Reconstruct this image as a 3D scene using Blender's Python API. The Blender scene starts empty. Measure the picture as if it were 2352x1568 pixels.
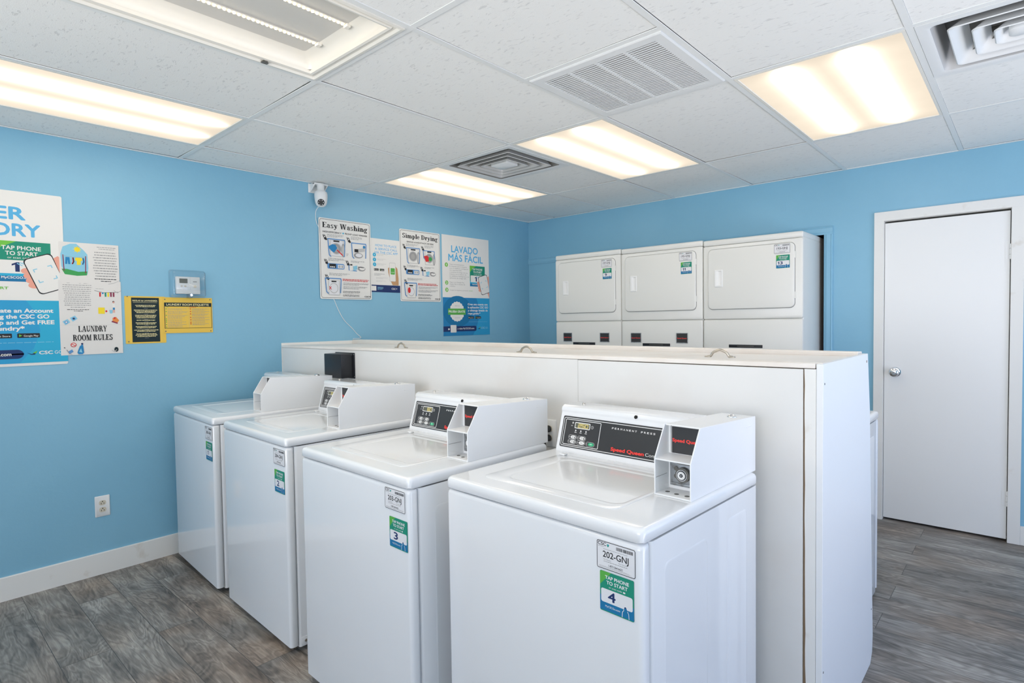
import bpy, bmesh, math, random
from mathutils import Vector, Matrix
S = bpy.context.scene
COL = S.collection
R = math.radians
random.seed(4)

# ---------------------------------------------------------------- camera, world, exposure
F_PX = 1320.56; YAW = R(42.0708); PITCH = R(-1.9565); ROLL = R(-0.8427)
CAM = Vector((3.89776, -4.59865, 1.39230)); H = 2.4217
d = Vector((-math.sin(YAW)*math.cos(PITCH), math.cos(YAW)*math.cos(PITCH), math.sin(PITCH)))
r_ = d.cross(Vector((0, 0, 1))).normalized(); u_ = r_.cross(d)
r2 = r_*math.cos(ROLL)+u_*math.sin(ROLL); u2 = u_*math.cos(ROLL)-r_*math.sin(ROLL)
cd = bpy.data.cameras.new('camera'); co = bpy.data.objects.new('camera', cd); COL.objects.link(co)
M = Matrix((r2, u2, -d)).transposed().to_4x4(); M.translation = CAM
co.matrix_world = M
cd.sensor_fit = 'HORIZONTAL'; cd.sensor_width = 36; cd.lens = F_PX*36/2352; cd.clip_start = .02
S.camera = co
S.view_settings.view_transform = 'Standard'; S.view_settings.look = 'None'
S.view_settings.gamma = 1; S.view_settings.use_curve_mapping = False
S.view_settings.exposure = 0.30
S.cycles.use_denoising = True
S.cycles.max_bounces = 12; S.cycles.diffuse_bounces = 9
S.cycles.sample_clamp_indirect = 6
PANEL = 7.8          # brightness of the tube bands of the ceiling fixtures
w = bpy.data.worlds.new('world'); S.world = w; w.use_nodes = True
w.node_tree.nodes['Background'].inputs[0].default_value = (.55, .72, 1, 1)
w.node_tree.nodes['Background'].inputs[1].default_value = .6
def area(name, loc, target, sx, sy, power, color):
    l = bpy.data.lights.new(name, 'AREA'); l.shape = 'RECTANGLE'; l.size = sx; l.size_y = sy
    l.energy = power; l.color = color
    o = bpy.data.objects.new(name, l); COL.objects.link(o); o.location = loc
    o.rotation_euler = (Vector(target)-Vector(loc)).to_track_quat('-Z', 'Y').to_euler()
    return o
# daylight through the glazed shop front on the right and the window behind the camera, plus two uplights added for the ceiling
area('daylight_right', (5.75, -2.3, 1.25), (0, -2.3, 1.35), 3.2, 2.1, 35, (.61, .70, 1))
up_f = area('added_uplight_front', (3.2, -6.62, 1.3), (2.8, -5.2, 3.2), 3.4, 1.5, 76, (1, .93, .84)); up_f.data.spread = R(130)  # added uplight outside the front window, tilted up to brighten the ceiling

area('daylight_front_low', (3.3, -9.2, 1.7), (2.0, -3, .7), 4.4, 2.0, 98, (.82, .88, 1))
up_r = area('added_uplight_right', (5.75, -2.3, .7), (4.3, -1.9, 2.7), 3.0, .9, 25, (1, .95, .87)); up_r.data.spread = R(130)  # second added uplight, low on the right, lifts the far ceiling

# ---------------------------------------------------------------- materials
def lin(c):
    if isinstance(c, str):
        c = [int(c[i:i+2], 16)/255 for i in (0, 2, 4)]
        c = [x/12.92 if x <= .04045 else ((x+.055)/1.055)**2.4 for x in c]
    return (*c[:3], 1)
MATS = {}
def mat(name, col, rough=.5, metal=0, bump=None, spec=None, coat=0, emit=0, noise=None):
    if name in MATS: return MATS[name]
    m = bpy.data.materials.new(name); m.use_nodes = True
    nt = m.node_tree; b = nt.nodes['Principled BSDF']
    b.inputs['Base Color'].default_value = lin(col)
    b.inputs['Roughness'].default_value = rough; b.inputs['Metallic'].default_value = metal
    if spec is not None: b.inputs['Specular IOR Level'].default_value = spec
    b.inputs['Coat Weight'].default_value = coat
    if emit:
        b.inputs['Emission Color'].default_value = lin(col); b.inputs['Emission Strength'].default_value = emit
    L = nt.links.new
    if bump or noise:
        tc = nt.nodes.new('ShaderNodeTexCoord')
    if bump:
        sc, st, dist = bump
        n = nt.nodes.new('ShaderNodeTexNoise'); n.inputs['Scale'].default_value = sc; n.inputs['Detail'].default_value = 5
        L(tc.outputs['Object'], n.inputs['Vector'])
        bp = nt.nodes.new('ShaderNodeBump'); bp.inputs['Strength'].default_value = st; bp.inputs['Distance'].default_value = dist
        L(n.outputs['Fac'], bp.inputs['Height']); L(bp.outputs[0], b.inputs['Normal'])
    if noise:                                  # worn patches of a second colour
        sc, c2, lo, hi = noise
        n = nt.nodes.new('ShaderNodeTexNoise'); n.inputs['Scale'].default_value = sc; n.inputs['Detail'].default_value = 6
        L(tc.outputs['Object'], n.inputs['Vector'])
        mr = nt.nodes.new('ShaderNodeMapRange'); mr.inputs[1].default_value = lo; mr.inputs[2].default_value = hi
        L(n.outputs['Fac'], mr.inputs[0])
        mx = nt.nodes.new('ShaderNodeMix'); mx.data_type = 'RGBA'
        mx.inputs[6].default_value = lin(col); mx.inputs[7].default_value = lin(c2)
        L(mr.outputs[0], mx.inputs[0]); L(mx.outputs[2], b.inputs['Base Color'])
    MATS[name] = m
    return m
BLUE = mat('blue wall paint', (.236, .487, .645), .42, bump=(26, .3, .004), noise=(1.3, (.223, .47, .628), .42, .6))
BLUETRIM = mat('blue trim paint', (.24, .49, .65), .38)
WHITE_PAINT = mat('white door paint', (.83, .83, .82), .35, bump=(60, .08, .002))
TRIM = mat('white trim paint', (.80, .79, .76), .45, noise=(9, (.70, .66, .60), .62, .72))
CHASE = mat('partition white paint', (.755, .745, .725), .42, bump=(14, .12, .004), noise=(3.2, (.735, .71, .68), .5, .68))
LIDP = mat('partition lid paint', (.84, .79, .735), .4, bump=(20, .12, .003), noise=(5, (.80, .73, .66), .5, .66))
ENAMEL = mat('white washer enamel', (.80, .81, .825), .16, coat=.35)
ENSHADED = mat('white washer enamel shaded front', (.77, .78, .80), .13, coat=.5)  # same white as the sides, darkened so the fronts look shaded
COINW = mat('white coin box paint', (.82, .825, .83), .33, bump=(180, .05, .001))
DRYW = mat('ivory dryer enamel', (.76, .755, .72), .3)
CEIL = None
CREAM = mat('fixture white enamel', (.82, .79, .72), .35)
FIXGREY = mat('fixture reflector', (.60, .585, .55), .4)
BAR = mat('ceiling grid paint', (.80, .81, .80), .45)
VENTW = mat('vent white', (.78, .79, .79), .4)
VENTD = mat('vent dusty', (.22, .215, .20), .7)
FILTER = mat('filter dusty grey', (.32, .26, .23), .9)
BLACK = mat('black plastic', (.012, .013, .017), .4)
PANELB = mat('control panel black', (.035, .035, .036), .35)
RUBBER = mat('dark rubber', (.03, .03, .03), .8)
DARK = mat('dark gap', (.012, .011, .01), .9)
CHROME = mat('chrome', (.75, .75, .76), .12, metal=1)
NICKEL = mat('brushed nickel', (.55, .50, .43), .28, metal=1)
STEEL = mat('grey coin steel', (.42, .44, .46), .4, metal=.6, noise=(60, (.25, .25, .24), .5, .65))
STEELD = mat('dark worn steel', (.16, .155, .14), .5, metal=.5)
BROWN = mat('bare wood gap', (.22, .15, .09), .8)
WHITEP = mat('white plastic', (.80, .80, .79), .35)
IVORY = mat('ivory plastic', (.66, .60, .48), .4)
LCD = mat('lcd grey green', (.11, .115, .085), .3)
def pm(name, c, rough=.55): return mat('print '+name, c, rough, spec=.3)
P_WHITE = pm('white', (.78, .765, .73)); P_PAPER = mat('paper', (.72, .70, .67), .8, bump=(9, .25, .004))
P_BLACK = pm('black', (.02, .02, .022)); P_GREY = pm('grey', (.31, .31, .31)); P_LG = pm('light grey', (.5, .5, .49))
P_MG = pm('mid grey', (.38, .37, .36))
P_BLUE = pm('sky blue text', (.10, .42, .70)); P_CYAN = pm('cyan', (.03, .40, .62)); P_DB = pm('deep blue', (.02, .22, .48))
P_MB = pm('middle blue', (.03, .33, .60)); P_NAVY = pm('navy', (.015, .035, .13)); P_GREEN = pm('leaf green', (.10, .40, .07))
P_TEAL = pm('teal green', (.015, .26, .17)); P_LIME = pm('lime green', (.16, .50, .06)); P_SKIN = pm('skin', (.78, .36, .27)); P_TAN = pm('tan skin', (.52, .30, .15))
P_YEL = pm('yellow', (.78, .52, .085)); P_DKGREEN = pm('dark green', (.008, .022, .028)); P_RED = pm('red', (.62, .03, .03))
P_SQ = pm('badge red', (.80, .06, .05)); P_FRAME = pm('frame blue', (.10, .27, .55)); P_LBLUE = pm('light blue', (.25, .55, .70))
P_SUN = pm('sun yellow', (.85, .66, .03)); P_LAB = pm('label white', (.74, .74, .76)); P_LCDT = pm('lcd digits', (.60, .50, .19)); P_MAG = pm('maroon', (.25, .03, .07))
P_BTN = pm('button white', (.74, .74, .73)); P_BGR = pm('button green', (.05, .45, .22)); P_CREAMT = pm('cream text', (.80, .72, .38)); VENTG = mat('vent greyed', (.56, .56, .55), .5); P_GRASS = pm('grass', (.05, .33, .09))
P_TEALB = pm('sticker blue', (.012, .17, .36)); P_ORN = pm('orange', (.75, .25, .06))

# ---------------------------------------------------------------- mesh helpers
class MB:
    def __init__(s): s.bm = bmesh.new(); s.mats = []
    def mi(s, m):
        if m not in s.mats: s.mats.append(m)
        return s.mats.index(m)
    def absorb(s, bm, m):
        i = s.mi(m)
        for f in bm.faces: f.material_index = i
        t = bpy.data.meshes.new('t'); bm.to_mesh(t); bm.free(); s.bm.from_mesh(t); bpy.data.meshes.remove(t)
    def box(s, x0, x1, y0, y1, z0, z1, m, bev=0, seg=2, rot=None):
        bm = bmesh.new(); bmesh.ops.create_cube(bm, size=1)
        for v in bm.verts: v.co = Vector(((x0+x1)/2+v.co.x*(x1-x0), (y0+y1)/2+v.co.y*(y1-y0), (z0+z1)/2+v.co.z*(z1-z0)))
        if bev: bmesh.ops.bevel(bm, geom=bm.edges[:], offset=bev, segments=seg, profile=.5, affect='EDGES')
        if rot: bm.transform(rot)
        s.absorb(bm, m); return s
    def prism(s, pts, axis, a, b, m, bev=0, seg=2):
        # pts: 2D outline in the other two axes (x: (y,z); y: (x,z); z: (x,y)), swept from a to b
        bm = bmesh.new()
        def p3(p, t): return {'x': (t, p[0], p[1]), 'y': (p[0], t, p[1]), 'z': (p[0], p[1], t)}[axis]
        A = [bm.verts.new(p3(p, a)) for p in pts]; B = [bm.verts.new(p3(p, b)) for p in pts]
        bm.faces.new(A); bm.faces.new(B[::-1]); n = len(pts)
        for i in range(n): bm.faces.new((A[i], B[i], B[(i+1) % n], A[(i+1) % n]))
        bmesh.ops.recalc_face_normals(bm, faces=bm.faces[:])
        if bev: bmesh.ops.bevel(bm, geom=bm.edges[:], offset=bev, segments=seg, profile=.5, affect='EDGES')
        s.absorb(bm, m); return s
    def loft(s, loops, m, cap0=True, cap1=True):
        bm = bmesh.new(); V = [[bm.verts.new(p) for p in l] for l in loops]
        n = len(V[0])
        for a, b in zip(V, V[1:]):
            for i in range(n): bm.faces.new((a[i], a[(i+1) % n], b[(i+1) % n], b[i]))
        if cap0: bm.faces.new(V[0][::-1])
        if cap1: bm.faces.new(V[-1])
        bmesh.ops.recalc_face_normals(bm, faces=bm.faces[:])
        s.absorb(bm, m); return s
    def cyl(s, c, axis, r, h, m, n=24, r2=None, bev=0):
        bm = bmesh.new()
        bmesh.ops.create_cone(bm, cap_ends=True, segments=n, radius1=r, radius2=r if r2 is None else r2, depth=h)
        if bev: bmesh.ops.bevel(bm, geom=[e for e in bm.edges if len(e.link_faces) == 2 and any(len(f.verts) > 4 for f in e.link_faces)], offset=bev, segments=2, affect='EDGES')
        q = Vector(axis).to_track_quat('Z', 'Y').to_matrix().to_4x4(); q.translation = Vector(c)
        bm.transform(q); s.absorb(bm, m); return s
    def lathe(s, c, axis, prof, m, n=28):
        q = Vector(axis).to_track_quat('Z', 'Y').to_matrix().to_4x4(); q.translation = Vector(c)
        loops = [[q @ Vector((r*math.cos(2*math.pi*i/n), r*math.sin(2*math.pi*i/n), z)) for i in range(n)] for r, z in prof]
        return s.loft(loops, m)
    def tube(s, pts, r, m, n=8):
        pts = [Vector(p) for p in pts]; loops = []; prev = None
        for i, p in enumerate(pts):
            t = (pts[min(i+1, len(pts)-1)]-pts[max(i-1, 0)]).normalized()
            a = prev if prev else (Vector((0, 0, 1)) if abs(t.z) < .9 else Vector((1, 0, 0)))
            a = (a-t*a.dot(t)).normalized(); b = t.cross(a); prev = a
            loops.append([p+(a*math.cos(2*math.pi*k/n)+b*math.sin(2*math.pi*k/n))*r for k in range(n)])
        return s.loft(loops, m)
    def build(s, name, parent=None, smooth=35):
        me = bpy.data.meshes.new(name); s.bm.to_mesh(me); s.bm.free()
        for m in s.mats: me.materials.append(m)
        if smooth:
            me.polygons.foreach_set('use_smooth', [True]*len(me.polygons)); me.set_sharp_from_angle(angle=R(smooth))
        o = bpy.data.objects.new(name, me); COL.objects.link(o)
        if parent: o.parent = parent
        return o
def rloop(x0, x1, y0, y1, r, z, n=6, plane='xy'):
    P = []
    for cx, cy, a in ((x1-r, y1-r, 0), (x0+r, y1-r, 90), (x0+r, y0+r, 180), (x1-r, y0+r, 270)):
        for i in range(n+1):
            t = R(a+90*i/n); P.append((cx+r*math.cos(t), cy+r*math.sin(t)))
    return [{'xy': (p[0], p[1], z), 'xz': (p[0], z, p[1]), 'yz': (z, p[0], p[1])}[plane] for p in P]
def catmull(pts, k=6):
    pts = [Vector(p) for p in pts]; o = []
    for i in range(len(pts)-1):
        p0, p1, p2, p3 = pts[max(i-1, 0)], pts[i], pts[i+1], pts[min(i+2, len(pts)-1)]
        for j in range(k):
            t = j/k; o.append(.5*((2*p1)+(p2-p0)*t+(2*p0-5*p1+4*p2-p3)*t*t+(3*p1-p0-3*p2+p3)*t**3))
    o.append(pts[-1]); return o
def tag(o, label=None, cat=None, group=None, kind=None):
    if label: o['label'] = label
    if cat: o['category'] = cat
    if group: o['group'] = group
    if kind: o['kind'] = kind
    return o
def thing(name, label, cat, loc=(0, 0, 0), rz=0, group=None):
    o = bpy.data.objects.new(name, None); COL.objects.link(o); o.location = loc; o.rotation_euler = (0, 0, rz)
    o.empty_display_size = .1
    return tag(o, label, cat, group)
def struct(o, label=None, cat=None): return tag(o, label, cat, kind='structure')

# ---------------------------------------------------------------- lettering and print
_tc = {}
def text_mesh(txt, bold):
    k = (txt, bold)
    if k in _tc: return _tc[k]
    cu = bpy.data.curves.new('t', 'FONT'); cu.body = txt; cu.size = 1; cu.offset = bold; cu.resolution_u = 3; cu.fill_mode = 'FRONT'
    ob = bpy.data.objects.new('t', cu); COL.objects.link(ob)
    dg = bpy.context.evaluated_depsgraph_get(); me = bpy.data.meshes.new_from_object(ob.evaluated_get(dg))
    V = [(v.co.x, v.co.y) for v in me.vertices]; Fc = [tuple(p.vertices) for p in me.polygons]
    COL.objects.unlink(ob); bpy.data.objects.remove(ob); bpy.data.curves.remove(cu); bpy.data.meshes.remove(me)
    xs = [p[0] for p in V] or [0, 1]
    _tc[k] = (V, Fc, min(xs), max(xs)); return _tc[k]
CAPH = .70
class Print:
    """A thin printed sheet. u to the right and v DOWN from the top left corner, as fractions of width and height."""
    def __init__(s, O, U, V, N, W, Hh, thick=.001, base=None, r=0, sheet=True):
        s.mb = MB(); s.O, s.U, s.V, s.N = Vector(O), Vector(U), Vector(V), Vector(N); s.W, s.H = W, Hh; s.k = thick; s.n = 0; s.vs = 1
        if base and sheet:
            lp = rloop(0, W, 0, Hh, max(r, .0004), 0)
            s.mb.loft([[s.O+s.U*p[0]+s.V*p[1]+s.N*z for p in lp] for z in (0, thick)], base)
        elif base: s.poly([(p[0]/W, p[1]/Hh) for p in rloop(0, W, 0, Hh, max(r, .0004), 0)], base)
    def pt(s, u, v):
        if s.vs != 1: v = min(v*s.vs, .992)
        return s.O+s.U*(u*s.W)+s.V*((1-v)*s.H)+s.N*(s.k+.000016*(s.n+1))
    def face(s, P, m):
        s.n += .25
        f = s.mb.bm.faces.new([s.mb.bm.verts.new(p) for p in P])
        f.normal_update()
        if f.normal.dot(s.N) < 0: f.normal_flip()
        f.material_index = s.mb.mi(m)
    def poly(s, pts, m, keep=False):
        if not keep: s.n += 1
        s.face([s.pt(*p) for p in pts], m)
    def rect(s, u0, v0, u1, v1, m, keep=False): s.poly([(u0, v0), (u1, v0), (u1, v1), (u0, v1)], m, keep)
    def rrect(s, u0, v0, u1, v1, r, m):
        s.poly([(p[0]/s.W, p[1]/s.H) for p in rloop(u0*s.W, u1*s.W, v0*s.H, v1*s.H, r*s.W, 0)], m)
    def ell(s, u, v, ru, rv, m, n=28, keep=False): s.poly([(u+ru*math.cos(2*math.pi*i/n), v+rv*math.sin(2*math.pi*i/n)) for i in range(n)], m, keep)
    def circ(s, u, v, ru, m, keep=False): s.ell(u, v, ru, ru*s.W/s.H, m, keep=keep)
    def stroke(s, pts, wd, m, close=False):
        s.n += 1
        q = [(a*s.W, b*s.H) for a, b in pts]; q = q+[q[0]] if close else q
        for (ax, ay), (bx, by) in zip(q, q[1:]):
            L = math.hypot(bx-ax, by-ay) or 1e-6; dx, dy = (bx-ax)/L, (by-ay)/L; h = wd*s.W/2
            ax -= dx*h*.6; ay -= dy*h*.6; bx += dx*h*.6; by += dy*h*.6
            s.face([s.pt(x/s.W, y/s.H) for x, y in ((ax-dy*h, ay+dx*h), (bx-dy*h, by+dx*h), (bx+dy*h, by-dx*h), (ax+dy*h, ay-dx*h))], m)
    def outline(s, u0, v0, u1, v1, r, wd, m):
        s.stroke([(p[0]/s.W, p[1]/s.H) for p in rloop(u0*s.W, u1*s.W, v0*s.H, v1*s.H, r*s.W, 0, 4)], wd, m, True)
    def text(s, t, u0, u1, v, h, m, bold=0.0, ang=0):
        # text t filling u0..u1 with its baseline at v and capital height h (fraction of the sheet's height)
        V, Fc, a, b = text_mesh(t, 0.0); sx = (u1-u0)/(b-a); sy = h/CAPH; i = s.mb.mi(m); k = bold*.75
        for ox, oy in (((0, 0),) if not bold else ((0, 0), (-k, 0), (k, 0), (0, k), (0, -k), (-k*.7, -k*.7), (k*.7, -k*.7), (-k*.7, k*.7), (k*.7, k*.7))):
            s.n += .2
            vs = [s.mb.bm.verts.new(s.pt(u0+(x-a+ox)*sx, v-(y+oy)*sy+(x-a)*sx*ang)) for x, y in V]
            for f in Fc:
                try: g = s.mb.bm.faces.new([vs[q] for q in f])
                except ValueError: continue
                g.normal_update()
                if g.normal.dot(s.N) < 0: g.normal_flip()
                g.material_index = i
    def one(s, u, v, wd, h, m):
        # the figure 1 with its flag, foot at (u, v)
        s.poly([(u-wd*.5, v), (u+wd*.5, v), (u+wd*.5, v-h), (u-wd*.15, v-h), (u-wd*1.25, v-h*.80), (u-wd*1.25, v-h*.62), (u-wd*.5, v-h*.74)], m)
    def micro(s, u0, v0, u1, v1, n, m, fill=.55, align='L', last=.6):
        # n rows of print too small to read
        s.n += 1; st = (v1-v0)/n
        for k in range(n):
            e = u1-(u1-u0)*random.uniform(0, .18); b0 = u0
            if k == n-1: e = u0+(u1-u0)*last
            if align == 'C': dd = (u1-e)/2; b0 += dd; e += dd
            x = b0
            while x < e-.004:
                wl = min(random.uniform(.014, .055), e-x); s.rect(x, v0+k*st, x+wl, v0+k*st+st*fill*random.uniform(.7, .95), m, True); x += wl+.008
    def slab(s, t, u0, u1, v, h, m):
        # slab-serif lettering
        s.n += 1; x = 0; out = []
        for ch in t:
            if ch == ' ': x += .34; continue
            wd, els = GL[ch]
            for e in els: out += [[(px+x, py) for px, py in pl] for pl in shapes(e)]
            x += wd+.06
        x -= .06
        for pl in out: s.face([s.pt(u0+px/x*(u1-u0), v-py*h) for px, py in pl], m)
    def build(s, name, parent=None): return s.mb.build(name, parent, smooth=0)
def shapes(e):
    if e[0] == 'r': _, a, b, c, dd = e; return [[(a, b), (c, b), (c, dd), (a, dd)]]
    if e[0] == 'l':
        _, ax, ay, bx, by, wd = e; wd += .035 if wd > .12 else .012; return [[(ax, ay), (ax+wd, ay), (bx+wd, by), (bx, by)]]
    if e[0] == 'a':
        _, cx, cy, rx, ry, a0, a1, w0, w1 = e; w0 = min(rx, w0+.04); w1 = min(ry, w1+.015); P = []; n = 14
        o = [(cx+rx*math.cos(R(a0+(a1-a0)*i/n)), cy+ry*math.sin(R(a0+(a1-a0)*i/n))) for i in range(n+1)]
        q = [(cx+(rx-w0)*math.cos(R(a0+(a1-a0)*i/n)), cy+(ry-w1)*math.sin(R(a0+(a1-a0)*i/n))) for i in range(n+1)]
        return [[o[i], o[i+1], q[i+1], q[i]] for i in range(n)]
r, l, a = 'r', 'l', 'a'
t = .24; f = .09
def stem(x, y0, y1, base=True, top=True):
    o = [(r, x, y0, x+t, y1)]
    if base: o.append((r, x-.07, y0, x+t+.07, y0+f))
    if top: o.append((r, x-.07, y1-f, x+t+.02, y1))
    return o
GL = {
 'E': (.74, stem(.08, 0, 1)+[(r, .08, .93, .70, 1), (r, .62, .76, .70, 1), (r, .08, .47, .5, .55), (r, .44, .38, .5, .64), (r, .08, 0, .74, .07), (r, .66, 0, .74, .26)]),
 'L': (.72, stem(.08, 0, 1)+[(r, .08, .93, .38, 1), (r, .08, 0, .72, .07), (r, .64, 0, .72, .3)]),
 'D': (.84, stem(.08, 0, 1)+[(a, .34, .5, .5, .5, -90, 90, .18, .07), (r, .08, 0, .36, .07), (r, .08, .93, .36, 1)]),
 'R': (.86, stem(.08, 0, 1)+[(a, .38, .76, .34, .24, -90, 90, .17, .07), (r, .08, .93, .4, 1), (r, .08, .52, .4, .59), (l, .38, .55, .62, 0, .19), (r, .62, 0, .88, .07)]),
 'S': (.66, [(a, .33, .74, .3, .27, 20, 270, .15, .08), (a, .33, .265, .32, .275, -160, 90, .16, .09), (r, .56, .72, .62, .98), (r, .02, .03, .08, .3)]),
 'A': (.9, [(l, .1, 0, .42, 1, .07), (l, .64, 0, .38, 1, .2), (r, .22, .28, .7, .35), (r, 0, 0, .28, .07), (r, .54, 0, .94, .07)]),
 'U': (.88, [(r, .1, .3, .27, 1), (r, .66, .3, .73, 1), (a, .415, .32, .315, .33, 180, 360, .17, .1), (r, 0, .93, .38, 1), (r, .55, .93, .86, 1)]),
 'N': (.92, [(r, .1, 0, .17, 1), (r, .72, 0, .79, 1), (l, .62, 0, .1, 1, .18), (r, 0, 0, .28, .07), (r, 0, .93, .28, 1), (r, .6, .93, .9, 1)]),
 'Y': (.86, [(r, .34, 0, .51, .45), (l, .36, .4, .06, 1, .19), (l, .42, .4, .7, 1, .07), (r, .24, 0, .62, .07), (r, 0, .93, .34, 1), (r, .56, .93, .88, 1)]),
 'O': (.84, [(a, .42, .5, .42, .52, 0, 360, .18, .07)]),
 'M': (1.05, [(r, .1, 0, .17, 1), (r, .78, 0, .95, 1), (l, .42, 0, .1, 1, .19), (l, .46, 0, .8, 1, .08), (r, 0, 0, .28, .07), (r, .7, 0, 1.04, .07), (r, 0, .93, .28, 1), (r, .76, .93, 1.04, 1)]),
 'W': (1.2, [(l, .26, 0, .06, 1, .18), (l, .32, 0, .54, 1, .08), (l, .74, 0, .5, 1, .18), (l, .8, 0, 1.02, 1, .08), (r, -.02, .93, .32, 1), (r, .42, .93, .74, 1), (r, .9, .93, 1.2, 1)]),
 'a': (.58, [(r, .32, 0, .48, .5), (a, .26, .46, .22, .22, 0, 160, .15, .07), (a, .25, .18, .24, .2, 60, 330, .14, .07), (r, .32, 0, .58, .07), (a, .12, .48, .08, .09, 0, 360, .08, .09)]),
 's': (.48, [(a, .24, .50, .22, .19, 20, 270, .12, .07), (a, .24, .18, .23, .2, -160, 90, .12, .07), (r, .4, .5, .45, .66), (r, .02, .02, .07, .2)]),
 'y': (.66, [(l, .26, .02, .04, .66, .18), (l, .3, 0, .50, .66, .07), (l, .18, -.24, .32, .08, .08), (a, .12, -.2, .1, .09, 0, 360, .1, .09), (r, -.02, .6, .3, .67), (r, .42, .6, .66, .67)]),
 'h': (.72, stem(.08, 0, 1)+stem(.46, 0, .46, True, False)+[(a, .39, .42, .24, .26, 0, 150, .16, .09)]),
 'n': (.72, stem(.08, 0, .67)+stem(.46, 0, .46, True, False)+[(a, .39, .42, .24, .26, 0, 150, .16, .09)]),
 'i': (.34, stem(.08, 0, .67)+[(a, .165, .87, .1, .1, 0, 360, .1, .1)]),
 'm': (1.08, stem(.08, 0, .67)+stem(.44, 0, .46, True, False)+stem(.80, 0, .46, True, False)+[(a, .38, .42, .23, .26, 0, 150, .16, .09), (a, .74, .42, .23, .26, 0, 150, .16, .09)]),
 'p': (.68, stem(.08, -.28, .67)+[(a, .34, .335, .3, .345, -140, 140, .16, .08)]),
 'l': (.34, stem(.08, 0, 1)),
 'e': (.58, [(a, .29, .335, .28, .345, 0, 325, .15, .07), (r, .12, .32, .57, .38)]),
 'r': (.54, stem(.08, 0, .67)+[(a, .42, .36, .22, .31, 60, 170, .12, .1), (a, .45, .54, .09, .1, 0, 360, .09, .1)]),
 'g': (.62, [(a, .27, .44, .25, .23, 0, 360, .14, .07), (a, .27, -.12, .28, .17, 0, 360, .12, .07), (l, .1, .02, .16, .26, .1), (r, .1, .02, .46, .09), (a, .54, .62, .08, .08, 0, 360, .08, .08)]),
}
for k in (r, l, a): pass
del r, l, a, t, f
def lwall(y0, y1, z0, z1, off=.0008, **k):
    return Print((off, y0, z0), (0, 1, 0), (0, 0, 1), (1, 0, 0), y1-y0, z1-z0, **k)

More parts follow.
